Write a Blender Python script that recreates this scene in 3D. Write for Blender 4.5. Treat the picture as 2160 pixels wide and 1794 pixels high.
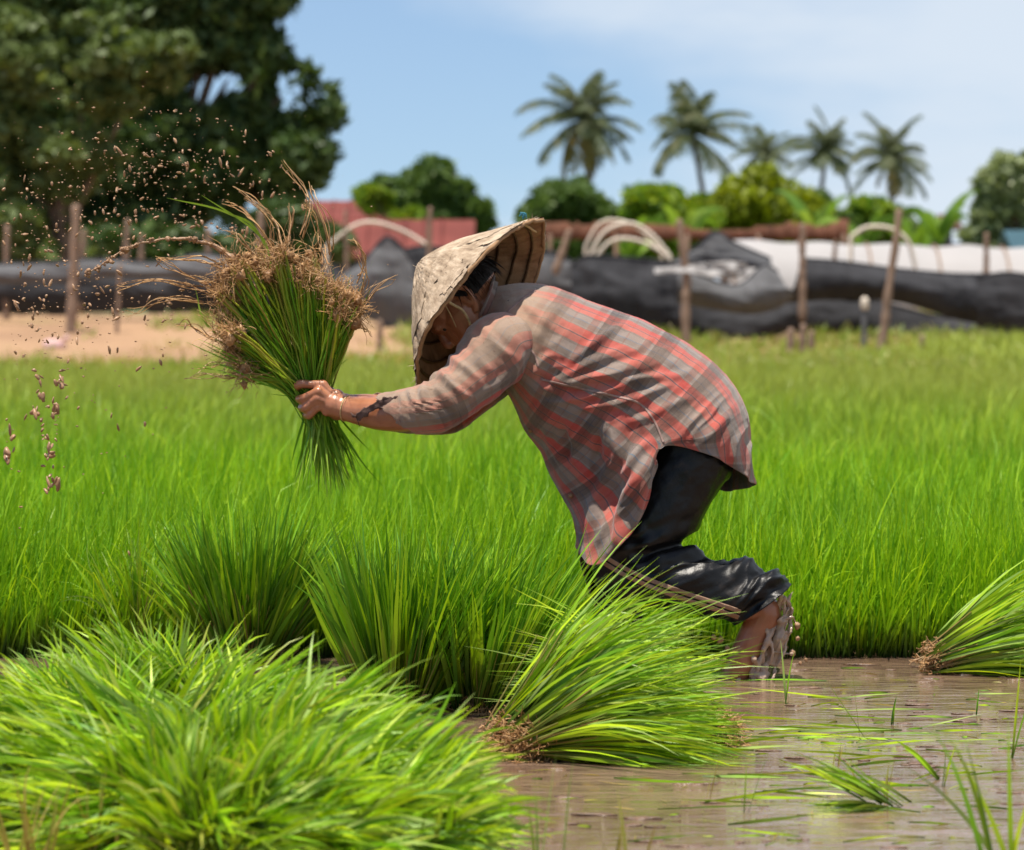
import bpy, bmesh, math, random
import numpy as np
from mathutils import Vector, Matrix
from mathutils.bvhtree import BVHTree

for o in list(bpy.data.objects):
    bpy.data.objects.remove(o)
sc = bpy.context.scene
C = sc.collection
R = math.radians
random.seed(7)
rng = np.random.default_rng(7)

# ------------------------------------------------------------------ camera
D, FPX, HCAM, HY = 8.0, 7360.0, 0.85, 640.0     # focus distance, focal length in photo pixels, eye height, horizon row
cam_d = bpy.data.cameras.new('camera')
cam = bpy.data.objects.new('camera', cam_d)
C.objects.link(cam)
cam.location = (0, -D, HCAM)
cam.rotation_euler = (R(90), 0, 0)
cam_d.sensor_width = 36.0
cam_d.lens = 36.0 * FPX / 2160.0
cam_d.shift_y = -(897.0 - HY) / 2160.0
cam_d.clip_start = 0.1
cam_d.clip_end = 8000
cam_d.dof.use_dof = True
cam_d.dof.focus_distance = D - 0.65
cam_d.dof.aperture_fstop = 6.4
sc.camera = cam

# ------------------------------------------------------------------ world and sun
SUN = Vector((-0.13, -0.17, 0.97)).normalized()
sun_el = math.asin(SUN.z)
sun_rot = math.atan2(SUN.x, SUN.y)
world = bpy.data.worlds.new('World')
sc.world = world
world.use_nodes = True
wt = world.node_tree
wt.nodes.clear()


def wn(t, **kw):
    n = wt.nodes.new(t)
    for k, v in kw.items():
        setattr(n, k, v)
    return n


w_out = wn('ShaderNodeOutputWorld')
w_bg = wn('ShaderNodeBackground')
w_bg.inputs['Strength'].default_value = 0.085
sky = wn('ShaderNodeTexSky', sky_type='NISHITA', sun_disc=False, sun_elevation=sun_el, sun_rotation=sun_rot,
         air_density=1.0, dust_density=0.6, ozone_density=1.6)
tc = wn('ShaderNodeTexCoord')
lift = wn('ShaderNodeVectorMath', operation='ADD')
lift.inputs[1].default_value = (0, 0, 0.085)
nrm = wn('ShaderNodeVectorMath', operation='NORMALIZE')
wt.links.new(tc.outputs['Generated'], lift.inputs[0])
wt.links.new(lift.outputs[0], nrm.inputs[0])
wt.links.new(nrm.outputs[0], sky.inputs[0])
# clouds: soft noise stretched along the horizon, thicker to the right and higher up
cmap = wn('ShaderNodeMapping')
cmap.inputs['Scale'].default_value = (7.0, 7.0, 24.0)
cmap.inputs['Location'].default_value = (3.1, 0.4, 1.7)
wt.links.new(tc.outputs['Generated'], cmap.inputs[0])
cn = wn('ShaderNodeTexNoise')
cn.inputs['Scale'].default_value = 1.0
cn.inputs['Detail'].default_value = 5.0
cn.inputs['Roughness'].default_value = 0.52
wt.links.new(cmap.outputs[0], cn.inputs['Vector'])
sep = wn('ShaderNodeSeparateXYZ')
wt.links.new(tc.outputs['Generated'], sep.inputs[0])


def wmath(op, a, b, clamp=False):
    n = wn('ShaderNodeMath', operation=op, use_clamp=clamp)
    for i, v in enumerate((a, b)):
        if isinstance(v, (int, float)):
            n.inputs[i].default_value = v
        else:
            wt.links.new(v, n.inputs[i])
    return n.outputs[0]


xr = wmath('MULTIPLY', sep.outputs['X'], 2.4)
hi = wmath('SUBTRACT', wmath('MULTIPLY', wmath('SUBTRACT', sep.outputs['Z'], 0.075, True), 2.2), wmath('MULTIPLY', wmath('SUBTRACT', sep.outputs['Z'], 0.24, True), 4.6))
lo = wmath('MULTIPLY', wmath('SUBTRACT', 0.055, sep.outputs['Z'], True), 3.0)
cf = wmath('ADD', wmath('ADD', wmath('ADD', cn.outputs['Fac'], xr), hi), lo)
crmp = wn('ShaderNodeMapRange', interpolation_type='SMOOTHSTEP')
crmp.inputs['From Min'].default_value = 0.44
crmp.inputs['From Max'].default_value = 0.86
crmp.inputs['To Max'].default_value = 0.85
wt.links.new(cf, crmp.inputs['Value'])
wmix = wn('ShaderNodeMix', data_type='RGBA')
wt.links.new(crmp.outputs[0], wmix.inputs['Factor'])
wtint = wn('ShaderNodeMix', data_type='RGBA', blend_type='MULTIPLY')
wtint.inputs['Factor'].default_value = 1.0
wtint.inputs[7].default_value = (1.0, 1.03, 1.08, 1)
wt.links.new(sky.outputs[0], wtint.inputs[6])
wt.links.new(wtint.outputs[2], wmix.inputs[6])
wmix.inputs[7].default_value = (5.6, 6.2, 6.9, 1)
wt.links.new(wmix.outputs[2], w_bg.inputs['Color'])
wt.links.new(w_bg.outputs[0], w_out.inputs['Surface'])

sun_d = bpy.data.lights.new('sun', 'SUN')
sun_d.energy = 5.0
sun_d.angle = R(0.5)
sun_d.color = (1.0, 0.93, 0.82)
sun_o = bpy.data.objects.new('sun', sun_d)
C.objects.link(sun_o)
sun_o.rotation_euler = (-SUN).to_track_quat('-Z', 'Y').to_euler()
sun_o.location = SUN * 50

sc.view_settings.view_transform = 'Standard'
sc.view_settings.look = 'None'
sc.view_settings.exposure = 0.66
sc.view_settings.gamma = 1.0
sc.render.engine = 'CYCLES'
sc.cycles.use_denoising = True
sc.cycles.max_bounces = 8
sc.cycles.transparent_max_bounces = 12
sc.cycles.caustics_reflective = False
sc.cycles.caustics_refractive = False


# ------------------------------------------------------------------ helpers
def P(px, py, y=0.0):
    """photo pixel + real depth y (0 = the person's mid plane) -> point"""
    d = D + y
    return np.array([(px - 1080.0) / FPX * d, y, HCAM + (HY - py) / FPX * d])


def G(px, py, z=0.0):
    """point where the pixel's ray meets the level z"""
    d = (HCAM - z) * FPX / (py - HY)
    return np.array([(px - 1080.0) / FPX * d, d - D, z])


def smooth01(x):
    x = np.clip(x, 0, 1)
    return x * x * (3 - 2 * x)


def _hash(i, j, k, seed):
    h = (i * 374761393 + j * 668265263 + k * 2147483647 + seed * 144665) & 0xFFFFFFFF
    h = ((h ^ (h >> 13)) * 1274126177) & 0xFFFFFFFF
    return ((h ^ (h >> 16)) & 0xFFFF) / 65535.0


def vnoise(p, seed=0):
    p = np.asarray(p, float)
    f = np.floor(p)
    i = f.astype(np.int64)
    t = p - f
    t = t * t * (3 - 2 * t)
    out = 0
    for a in (0, 1):
        for b in (0, 1):
            for c in (0, 1):
                w = (t[..., 0] if a else 1 - t[..., 0]) * (t[..., 1] if b else 1 - t[..., 1]) * (t[..., 2] if c else 1 - t[..., 2])
                out = out + w * _hash(i[..., 0] + a, i[..., 1] + b, i[..., 2] + c, seed)
    return out


def fbm(p, seed=0, octv=4):
    p = np.asarray(p, float)
    s, a, t = 0, 0.5, 0
    for o in range(octv):
        s = s + a * vnoise(p * 2 ** o, seed + o * 17)
        t += a
        a *= 0.5
    return s / t


def unit(v):
    v = np.asarray(v, float)
    return v / np.maximum(np.linalg.norm(v, axis=-1, keepdims=True), 1e-9)


def tag(o, label=None, cat=None, group=None, kind=None):
    if label: o['label'] = label
    if cat: o['category'] = cat
    if group: o['group'] = group
    if kind: o['kind'] = kind
    return o


def empty(name, loc, label=None, cat=None, group=None):
    o = bpy.data.objects.new(name, None)
    C.objects.link(o)
    o.location = loc
    o.empty_display_size = 0.1
    bpy.context.view_layer.update()
    return tag(o, label, cat, group)


def mesh(name, verts, faces, m, parent=None, attrs=None, uv=None, smooth=True):
    """verts (N,3), faces: (M,k) array or list of lists, in world coordinates"""
    me = bpy.data.meshes.new(name)
    verts = np.ascontiguousarray(verts, dtype=np.float32)
    if parent is not None:
        verts = verts - np.array(parent_loc(parent), dtype=np.float32)
    if isinstance(faces, np.ndarray):
        k = faces.shape[1]
        nf = faces.shape[0]
        me.vertices.add(len(verts))
        me.vertices.foreach_set('co', verts.ravel())
        me.loops.add(nf * k)
        me.loops.foreach_set('vertex_index', faces.astype(np.int32).ravel())
        me.polygons.add(nf)
        me.polygons.foreach_set('loop_start', np.arange(0, nf * k, k, dtype=np.int32))
        me.polygons.foreach_set('loop_total', np.full(nf, k, dtype=np.int32))
    else:
        me.from_pydata([tuple(map(float, v)) for v in verts], [], [list(map(int, f)) for f in faces])
    me.update(calc_edges=True)
    me.validate()
    if smooth:
        me.polygons.foreach_set('use_smooth', np.ones(len(me.polygons), dtype=bool))
    for k, v in (attrs or {}).items():
        a = me.attributes.new(k, 'FLOAT', 'POINT')
        a.data.foreach_set('value', np.ascontiguousarray(v, dtype=np.float32).ravel())
    if uv is not None:
        l = me.uv_layers.new(name='UVMap')
        li = np.zeros(len(me.loops), dtype=np.int32)
        me.loops.foreach_get('vertex_index', li)
        l.data.foreach_set('uv', np.ascontiguousarray(uv[li], dtype=np.float32).ravel())
    if m is not None:
        me.materials.append(m)
    o = bpy.data.objects.new(name, me)
    C.objects.link(o)
    if parent is not None:
        o.parent = parent
    return o


def parent_loc(p):
    loc = np.zeros(3)
    while p is not None:
        loc = loc + np.array(p.location)
        p = p.parent
    return loc


def cr(Pts, n):
    """Catmull-Rom through rows of Pts (K,...) -> (n,...)"""
    Pts = np.asarray(Pts, float)
    K = len(Pts)
    t = np.linspace(0, K - 1, n)
    i = np.clip(np.floor(t).astype(int), 0, K - 2)
    f = (t - i).reshape((-1,) + (1,) * (Pts.ndim - 1))
    p1, p2 = Pts[i], Pts[i + 1]
    p0 = np.where((i > 0).reshape(f.shape), Pts[np.maximum(i - 1, 0)], 2 * p1 - p2)
    p3 = np.where((i + 2 < K).reshape(f.shape), Pts[np.minimum(i + 2, K - 1)], 2 * p2 - p1)
    return 0.5 * (2 * p1 + (p2 - p0) * f + (2 * p0 - 5 * p1 + 4 * p2 - p3) * f ** 2 + (3 * p1 - p0 - 3 * p2 + p3) * f ** 3)


def grid_faces(nu, nv, close=False):
    a = np.arange(nu - 1)[:, None] * nv
    nvv = nv if close else nv - 1
    j = np.arange(nvv)[None, :]
    j2 = (j + 1) % nv
    return np.stack([a + j, a + j2, a + nv + j2, a + nv + j], -1).reshape(-1, 4)


def frames(path):
    """parallel transport frames for a path (S,3)"""
    T = unit(np.gradient(path, axis=0))
    up = np.array([0, 0, 1.0]) if abs(T[0][2]) < 0.9 else np.array([0, 1.0, 0])
    n = unit(np.cross(T[0], up))
    Ns = [n]
    for k in range(1, len(path)):
        n = Ns[-1] - T[k] * np.dot(Ns[-1], T[k])
        Ns.append(unit(n))
    Ns = np.array(Ns)
    return T, Ns, np.cross(T, Ns)


def tube(path, rad, sides=12, caps=True):
    """one closed tube with rounded ends -> verts, faces(list)"""
    path = np.asarray(path, float)
    rad = np.broadcast_to(np.asarray(rad, float), (len(path),)).copy()
    T, N, B = frames(path)
    rings, rr = [], []
    if caps:
        for a in (80, 55, 28):
            rings.append((path[0] - T[0] * rad[0] * math.sin(R(a)), rad[0] * math.cos(R(a)), N[0], B[0]))
    for k in range(len(path)):
        rings.append((path[k], rad[k], N[k], B[k]))
    if caps:
        for a in (28, 55, 80):
            rings.append((path[-1] + T[-1] * rad[-1] * math.sin(R(a)), rad[-1] * math.cos(R(a)), N[-1], B[-1]))
    th = np.linspace(0, 2 * math.pi, sides, endpoint=False)
    V = np.concatenate([c + r * (np.cos(th)[:, None] * n + np.sin(th)[:, None] * b) for c, r, n, b in rings])
    F = [list(f) for f in grid_faces(len(rings), sides, True)]
    if caps:
        F.append(list(range(sides))[::-1])
        F.append([len(V) - sides + i for i in range(sides)])
    return V, F


def tubes(paths, rad, sides=4):
    """many open tubes: paths (N,S,3), rad (N,S)"""
    N, S, _ = paths.shape
    T = unit(np.gradient(paths, axis=1))
    ref = unit(rng.normal(size=(N, 1, 3)))
    n = unit(np.cross(T, ref))
    b = np.cross(T, n)
    th = np.linspace(0, 2 * math.pi, sides, endpoint=False)
    V = paths[:, :, None, :] + rad[:, :, None, None] * (np.cos(th)[None, None, :, None] * n[:, :, None, :] + np.sin(th)[None, None, :, None] * b[:, :, None, :])
    F = grid_faces(S, sides, True)
    F = (F[None] + (np.arange(N) * S * sides)[:, None, None]).reshape(-1, 4)
    t = np.broadcast_to(np.linspace(0, 1, S)[None, :, None], (N, S, sides))
    r = np.broadcast_to(rng.random(N)[:, None, None], (N, S, sides))
    return V.reshape(-1, 3), F, dict(along=t.ravel(), rnd=r.ravel())


def blades(base, d0, L, W, droop, seg=6, side=0.0, power=1.6, fold=False):
    """grass blades: base (N,3), d0 (N,3) start direction, lengths, widths, droop = how far the tip bends down"""
    N = len(base)
    L = np.broadcast_to(L, (N,)); W = np.broadcast_to(W, (N,)); droop = np.broadcast_to(droop, (N,))
    t = np.linspace(0, 1, seg + 1)
    d0 = unit(d0)
    sb = unit(rng.normal(size=(N, 3))) * (side * rng.random((N, 1)))
    tm = (t[:-1] + t[1:]) / 2
    T = d0[:, None, :] + (tm ** power)[None, :, None] * (np.array([0, 0, -1.0]) * droop[:, None] + sb)[:, None, :]
    T = unit(T)
    c = np.concatenate([np.zeros((N, 1, 3)), np.cumsum(T * (L / seg)[:, None, None], axis=1)], 1) + base[:, None, :]
    Tv = unit(np.concatenate([T[:, :1], (T[:, 1:] + T[:, :-1]) / 2, T[:, -1:]], 1))
    ref = unit(rng.normal(size=(N, 1, 3)) * np.array([1, 1, 0.45]))
    s = unit(np.cross(Tv, ref))
    prof = np.minimum(0.55 + 1.3 * t, 1.0) * np.clip(1 - t ** 2.2, 0.03, 1)
    hw = (W / 2)[:, None] * prof[None, :]
    V = np.stack([c - s * hw[..., None], c + s * hw[..., None]], 2)
    F = grid_faces(seg + 1, 2)
    F = (F[None] + (np.arange(N) * (seg + 1) * 2)[:, None, None]).reshape(-1, 4)
    al = np.broadcast_to(t[None, :, None], (N, seg + 1, 2))
    r = np.broadcast_to(rng.random(N)[:, None, None], (N, seg + 1, 2))
    return V.reshape(-1, 3), F, dict(along=al.ravel(), rnd=r.ravel())


def join(parts):
    """join [(V,F,attrs)] with the same face size"""
    V, F, A, n = [], [], {}, 0
    for v, f, a in parts:
        V.append(v); F.append(f + n); n += len(v)
        for k in a: A.setdefault(k, []).append(a[k])
    return np.concatenate(V), np.concatenate(F), {k: np.concatenate(x) for k, x in A.items()}


def join_list(parts):
    V, F, n = [], [], 0
    for v, f in parts:
        V.append(np.asarray(v)); F += [[i + n for i in q] for q in f]; n += len(v)
    return np.concatenate(V), F


def skin_union(name, chains, voxel, m, parent, smooth_it=6, disp=None):
    """chains of (points, radii) grown into ONE continuous surface"""
    parts = []
    for pts, rad, n in chains:
        q = cr(np.column_stack([np.asarray(pts, float), rad]), n)
        parts.append(tube(q[:, :3], np.maximum(q[:, 3], 0.002), 18))
    V, F = join_list(parts)
    me = bpy.data.meshes.new('tmp'); me.from_pydata([tuple(v) for v in V], [], F); me.update()
    bm = bmesh.new(); bm.from_mesh(me); bmesh.ops.recalc_face_normals(bm, faces=bm.faces); bm.to_mesh(me); bm.free()
    o = bpy.data.objects.new('tmp', me); C.objects.link(o)
    md = o.modifiers.new('r', 'REMESH'); md.mode = 'VOXEL'; md.voxel_size = voxel; md.adaptivity = 0
    if smooth_it:
        s = o.modifiers.new('s', 'SMOOTH'); s.factor = 0.5; s.iterations = smooth_it
    dg = bpy.context.evaluated_depsgraph_get(); dg.update()
    ev = o.evaluated_get(dg)
    me2 = bpy.data.meshes.new_from_object(ev)
    bpy.data.objects.remove(o)
    n = len(me2.vertices)
    co = np.zeros(n * 3, dtype=np.float32); me2.vertices.foreach_get('co', co); co = co.reshape(-1, 3).astype(float)
    if disp is not None:
        no = np.zeros(n * 3, dtype=np.float32); me2.vertices.foreach_get('normal', no); no = no.reshape(-1, 3)
        co = co + no * disp(co, no)[:, None]
    wco = co.copy()
    if parent is not None:
        co = co - parent_loc(parent)
    me2.vertices.foreach_set('co', co.astype(np.float32).ravel())
    me2.update()
    me2.polygons.foreach_set('use_smooth', np.ones(len(me2.polygons), dtype=bool))
    me2.materials.clear(); me2.materials.append(m)
    me2.name = name
    ob = bpy.data.objects.new(name, me2); C.objects.link(ob)
    if parent is not None: ob.parent = parent
    faces = [list(p.vertices) for p in me2.polygons]
    bvh = BVHTree.FromPolygons([tuple(v) for v in wco], faces)
    return ob, bvh


# ------------------------------------------------------------------ materials
def newmat(name):
    m = bpy.data.materials.new(name); m.use_nodes = True
    nt = m.node_tree; nt.nodes.clear()
    out = nt.nodes.new('ShaderNodeOutputMaterial')
    b = nt.nodes.new('ShaderNodeBsdfPrincipled')
    nt.links.new(b.outputs[0], out.inputs['Surface'])
    return m, nt, b, out


def nd(nt, t, ins=None, **kw):
    n = nt.nodes.new(t)
    for k, v in kw.items(): setattr(n, k, v)
    for k, v in (ins or {}).items():
        s = n.inputs[k]
        if hasattr(v, 'is_output'): nt.links.new(v, s)
        else: s.default_value = v
    return n


def mth(nt, op, a, b=0.0, clamp=False):
    return nd(nt, 'ShaderNodeMath', {0: a, 1: b}, operation=op, use_clamp=clamp).outputs[0]


def ramp(nt, fac, stops, interp='LINEAR'):
    n = nt.nodes.new('ShaderNodeValToRGB')
    n.color_ramp.interpolation = interp
    e = n.color_ramp.elements
    while len(e) < len(stops): e.new(0.5)
    for el, (p, c) in zip(e, stops):
        el.position = p; el.color = (*c, 1) if len(c) == 3 else c
    nt.links.new(fac, n.inputs[0])
    return n.outputs[0]


def mixc(nt, f, a, b, blend='MIX'):
    n = nt.nodes.new('ShaderNodeMix'); n.data_type = 'RGBA'; n.blend_type = blend
    for i, v in ((0, f), (6, a), (7, b)):
        if hasattr(v, 'is_output'): nt.links.new(v, n.inputs[i])
        elif isinstance(v, tuple): n.inputs[i].default_value = (*v, 1)
        else: n.inputs[i].default_value = v
    return n.outputs[2]


def noise(nt, scale, detail=3.0, rough=0.5, vec=None, coord='Object', stretch=None):
    if vec is None:
        vec = nt.nodes.new('ShaderNodeTexCoord').outputs[coord]
    if stretch:
        mp = nd(nt, 'ShaderNodeMapping', {0: vec, 'Scale': stretch}); vec = mp.outputs[0]
    n = nd(nt, 'ShaderNodeTexNoise', {'Vector': vec, 'Scale': scale, 'Detail': detail, 'Roughness': rough})
    return n.outputs['Fac']


def bump(nt, b, h, strength=0.3, dist=0.01):
    n = nd(nt, 'ShaderNodeBump', {'Height': h, 'Strength': strength, 'Distance': dist})
    nt.links.new(n.outputs[0], b.inputs['Normal'])


def plain(name, col, rough=0.7, var=0.35, scale=8.0, bmp=0.3, spec=0.3, stretch=None, bdist=0.01):
    m, nt, b, out = newmat(name)
    f = noise(nt, scale, 5, 0.6, stretch=stretch)
    dark = tuple(c * (1 - var) for c in col); lite = tuple(min(c * (1 + var), 1) for c in col)
    nt.links.new(ramp(nt, f, [(0.28, dark), (0.72, lite)]), b.inputs['Base Color'])
    b.inputs['Roughness'].default_value = rough
    b.inputs['Specular IOR Level'].default_value = spec
    if bmp: bump(nt, b, f, bmp, bdist)
    return m


def grass_mat(name, cols, root, root_to=0.25, trans=0.45, rough=0.42, world_hue=None, tip=None):
    m, nt, b, out = newmat(name)
    rnd = nd(nt, 'ShaderNodeAttribute', attribute_name='rnd').outputs['Fac']
    al = nd(nt, 'ShaderNodeAttribute', attribute_name='along').outputs['Fac']
    n = len(cols)
    c = ramp(nt, rnd, [(i / max(n - 1, 1), cols[i]) for i in range(n)])
    if world_hue:
        pos = nd(nt, 'ShaderNodeNewGeometry').outputs['Position']
        f = noise(nt, world_hue[1], 2, 0.5, vec=pos)
        f2 = nd(nt, 'ShaderNodeMapRange', {'Value': f, 'From Min': 0.4, 'From Max': 0.65, 'To Max': world_hue[2]}).outputs[0]
        c = mixc(nt, f2, c, world_hue[0])
        if len(world_hue) > 3:      # the far end of the bed is older and paler
            yy = nd(nt, 'ShaderNodeSeparateXYZ', {0: pos}).outputs['Y']
            f3 = nd(nt, 'ShaderNodeMapRange', {'Value': yy, 'From Min': 4.0, 'From Max': 20.0, 'To Max': world_hue[4]}).outputs[0]
            c = mixc(nt, f3, c, world_hue[3])
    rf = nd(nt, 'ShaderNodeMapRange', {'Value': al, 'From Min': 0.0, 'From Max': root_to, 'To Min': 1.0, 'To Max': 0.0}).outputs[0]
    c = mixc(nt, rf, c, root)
    if tip:
        tf = nd(nt, 'ShaderNodeMapRange', {'Value': al, 'From Min': 0.8, 'From Max': 1.0, 'To Max': 0.6}).outputs[0]
        c = mixc(nt, tf, c, tip)
    nt.links.new(c, b.inputs['Base Color'])
    b.inputs['Roughness'].default_value = rough
    b.inputs['Specular IOR Level'].default_value = 0.35
    tr = nd(nt, 'ShaderNodeBsdfTranslucent')
    c2 = mixc(nt, 1.0, c, (1.0, 1.0, 0.45), 'MULTIPLY')
    nt.links.new(c2, tr.inputs[0])
    mx = nd(nt, 'ShaderNodeMixShader', {0: trans})
    nt.links.new(b.outputs[0], mx.inputs[1]); nt.links.new(tr.outputs[0], mx.inputs[2])
    nt.links.new(mx.outputs[0], out.inputs['Surface'])
    return m


M = {}
M['field'] = grass_mat('young_rice', [(0.14, 0.34, 0.010), (0.29, 0.53, 0.012), (0.52, 0.72, 0.016), (0.17, 0.40, 0.012), (0.37, 0.60, 0.014)], (0.020, 0.050, 0.007), 0.55, 0.36,  # dark lower blades: the shade inside the bed is painted into the colour
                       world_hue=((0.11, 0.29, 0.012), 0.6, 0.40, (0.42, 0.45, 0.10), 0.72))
M['lush'] = grass_mat('cut_rice_leaf', [(0.16, 0.37, 0.010), (0.35, 0.58, 0.012), (0.58, 0.74, 0.02), (0.10, 0.26, 0.012), (0.40, 0.52, 0.14), (0.23, 0.46, 0.012), (0.42, 0.43, 0.08)], (0.05, 0.09, 0.015), 0.4, 0.34)
M['deep'] = grass_mat('deep_rice_leaf', [(0.07, 0.21, 0.007), (0.13, 0.32, 0.009), (0.36, 0.56, 0.015), (0.07, 0.21, 0.012)], (0.020, 0.050, 0.007), 0.5, 0.28)  # dark leaf green; shade on the bundles' near side and base painted in
M['leaf'] = grass_mat('hanging_rice_leaf', [(0.09, 0.25, 0.006), (0.16, 0.36, 0.010), (0.36, 0.52, 0.06), (0.10, 0.26, 0.012)], (0.18, 0.34, 0.02), 0.15, 0.38, rough=0.55)
M['stalk'] = grass_mat('rice_stalk', [(0.10, 0.30, 0.012), (0.22, 0.42, 0.015), (0.48, 0.52, 0.03), (0.14, 0.34, 0.015), (0.42, 0.30, 0.05)], (0.08, 0.28, 0.015), 0.5, 0.25, tip=(0.36, 0.20, 0.07))
M['stem'] = grass_mat('pale_rice_stem', [(0.32, 0.32, 0.06), (0.22, 0.30, 0.05), (0.36, 0.22, 0.07), (0.18, 0.28, 0.04)], (0.30, 0.17, 0.08), 0.4, 0.25)
M['root'] = grass_mat('rice_root', [(0.46, 0.25, 0.10), (0.62, 0.37, 0.16), (0.28, 0.14, 0.055), (0.70, 0.48, 0.26)], (0.38, 0.20, 0.08), 0.3, 0.15, rough=0.5)
M['dry'] = grass_mat('dry_leaf', [(0.45, 0.33, 0.10), (0.38, 0.30, 0.06), (0.30, 0.36, 0.05)], (0.40, 0.28, 0.10), 0.3, 0.4)
M['rough'] = grass_mat('rough_grass', [(0.22, 0.34, 0.03), (0.30, 0.38, 0.06), (0.42, 0.38, 0.13), (0.14, 0.30, 0.02)], (0.20, 0.20, 0.05), 0.3, 0.35)
M['mud_clump'] = plain('wet_root_mud', (0.13, 0.075, 0.042), 0.35, 0.4, 60, 0.6, 0.5)
M['droplet'] = plain('flying_mud', (0.29, 0.16, 0.078), 0.4, 0.3, 200, 0.3, 0.5)


def skin_mat():
    m, nt, b, out = newmat('wet_skin')
    f = noise(nt, 16, 4, 0.6); f2 = noise(nt, 160, 3, 0.6)
    c = ramp(nt, f, [(0.25, (0.24, 0.090, 0.042)), (0.55, (0.35, 0.142, 0.072)), (0.8, (0.44, 0.20, 0.11))])
    nt.links.new(c, b.inputs['Base Color'])
    b.inputs['Subsurface Weight'].default_value = 0.12
    b.inputs['Subsurface Radius'].default_value = (0.012, 0.004, 0.002)
    b.inputs['Subsurface Scale'].default_value = 0.5
    r = nd(nt, 'ShaderNodeMapRange', {'Value': f, 'To Min': 0.22, 'To Max': 0.42}).outputs[0]
    nt.links.new(r, b.inputs['Roughness'])
    bump(nt, b, f2, 0.12, 0.002)
    return m


M['skin'] = skin_mat()


def plaid_mat(name, mudamt):
    m, nt, b, out = newmat(name)
    uv = nd(nt, 'ShaderNodeUVMap', uv_map='UVMap').outputs[0]
    sx = nd(nt, 'ShaderNodeSeparateXYZ', {0: uv})
    red, red2 = (0.38, 0.058, 0.050), (0.40, 0.098, 0.080)
    gr, pale = (0.155, 0.126, 0.114), (0.205, 0.168, 0.153)
    ln = (0.035, 0.05, 0.075)

    def bands(coord, per, off, stops):
        f = mth(nt, 'FRACT', mth(nt, 'ADD', mth(nt, 'DIVIDE', coord, per), off))
        return ramp(nt, f, stops, 'CONSTANT')

    cv = bands(sx.outputs[1], 0.088, 0.02, [(0, red), (0.20, red2), (0.235, ln), (0.262, red2), (0.46, gr), (0.53, pale), (0.735, gr), (0.742, (0.07, 0.13, 0.19)), (0.765, gr), (0.93, pale), (0.97, gr)])
    w1 = (1.0, 0.98, 0.96)
    cu = bands(sx.outputs[0], 0.128, 0.25, [(0, w1), (0.22, (0.95, 0.62, 0.58)), (0.36, w1), (0.42, (0.42, 0.40, 0.40)), (0.53, (0.20, 0.24, 0.30)), (0.545, (0.42, 0.40, 0.40)), (0.66, (0.62, 0.58, 0.56)), (0.74, w1), (0.90, (0.98, 0.75, 0.70)), (0.93, w1)])
    c = mixc(nt, 1.0, cv, cu, 'MULTIPLY')
    # weave
    wv = nd(nt, 'ShaderNodeTexWave', {'Vector': uv, 'Scale': 260.0}, wave_type='BANDS', bands_direction='DIAGONAL').outputs['Fac']
    # mud wash and fading, with shapes of their own
    mud = nd(nt, 'ShaderNodeAttribute', attribute_name='mud').outputs['Fac']
    n1 = noise(nt, 9, 5, 0.65)
    mf = mth(nt, 'ADD', mth(nt, 'MULTIPLY', mud, mudamt), mth(nt, 'MULTIPLY', mth(nt, 'SUBTRACT', n1, 0.46), 0.8), True)
    c = mixc(nt, mf, c, (0.31, 0.212, 0.145))
    sp = noise(nt, 55, 2, 0.5)
    spm = nd(nt, 'ShaderNodeMapRange', {'Value': sp, 'From Min': 0.70, 'From Max': 0.74, 'To Max': 0.55}).outputs[0]
    c = mixc(nt, mth(nt, 'MULTIPLY', spm, mth(nt, 'ADD', mud, 0.15)), c, (0.10, 0.055, 0.04))
    nt.links.new(c, b.inputs['Base Color'])
    b.inputs['Roughness'].default_value = 0.85
    b.inputs['Specular IOR Level'].default_value = 0.15
    b.inputs['Sheen Weight'].default_value = 0.25
    b.inputs['Sheen Roughness'].default_value = 0.5
    h = mth(nt, 'ADD', mth(nt, 'MULTIPLY', wv, 0.05), mth(nt, 'ADD', noise(nt, 26, 4, 0.55), mth(nt, 'MULTIPLY', noise(nt, 400, 2, 0.6), 0.10)))
    bump(nt, b, h, 0.45, 0.01)
    return m


M['shirt'] = plaid_mat('plaid_cotton', 0.75)


def cloth_black():
    m, nt, b, out = newmat('black_jersey')
    f = noise(nt, 7, 5, 0.65); g = noise(nt, 40, 4, 0.65)
    st = nd(nt, 'ShaderNodeMapRange', {'Value': mth(nt, 'MULTIPLY', f, g), 'From Min': 0.32, 'From Max': 0.52, 'To Max': 0.22}).outputs[0]
    c = mixc(nt, st, (0.003, 0.003, 0.0034), (0.12, 0.08, 0.055))
    nt.links.new(c, b.inputs['Base Color'])
    nt.links.new(nd(nt, 'ShaderNodeMapRange', {'Value': f, 'From Min': 0.3, 'From Max': 0.7, 'To Min': 0.30, 'To Max': 0.55}).outputs[0], b.inputs['Roughness'])
    b.inputs['Specular IOR Level'].default_value = 0.3
    b.inputs['Sheen Weight'].default_value = 0.0
    bump(nt, b, mth(nt, 'ADD', f, mth(nt, 'MULTIPLY', noise(nt, 300, 2), 0.1)), 0.4, 0.01)
    return m


M['black'] = cloth_black()
M['seam'] = plain('shirt_seam', (0.30, 0.20, 0.17), 0.9, 0.25, 60, 0.2, 0.1)
M['torn'] = plain('torn_wet_cloth', (0.10, 0.062, 0.052), 0.8, 0.4, 60, 0.4, 0.15)
M['stripe'] = plain('muddy_stripe', (0.30, 0.19, 0.13), 0.8, 0.25, 40, 0.2, 0.1)


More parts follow.
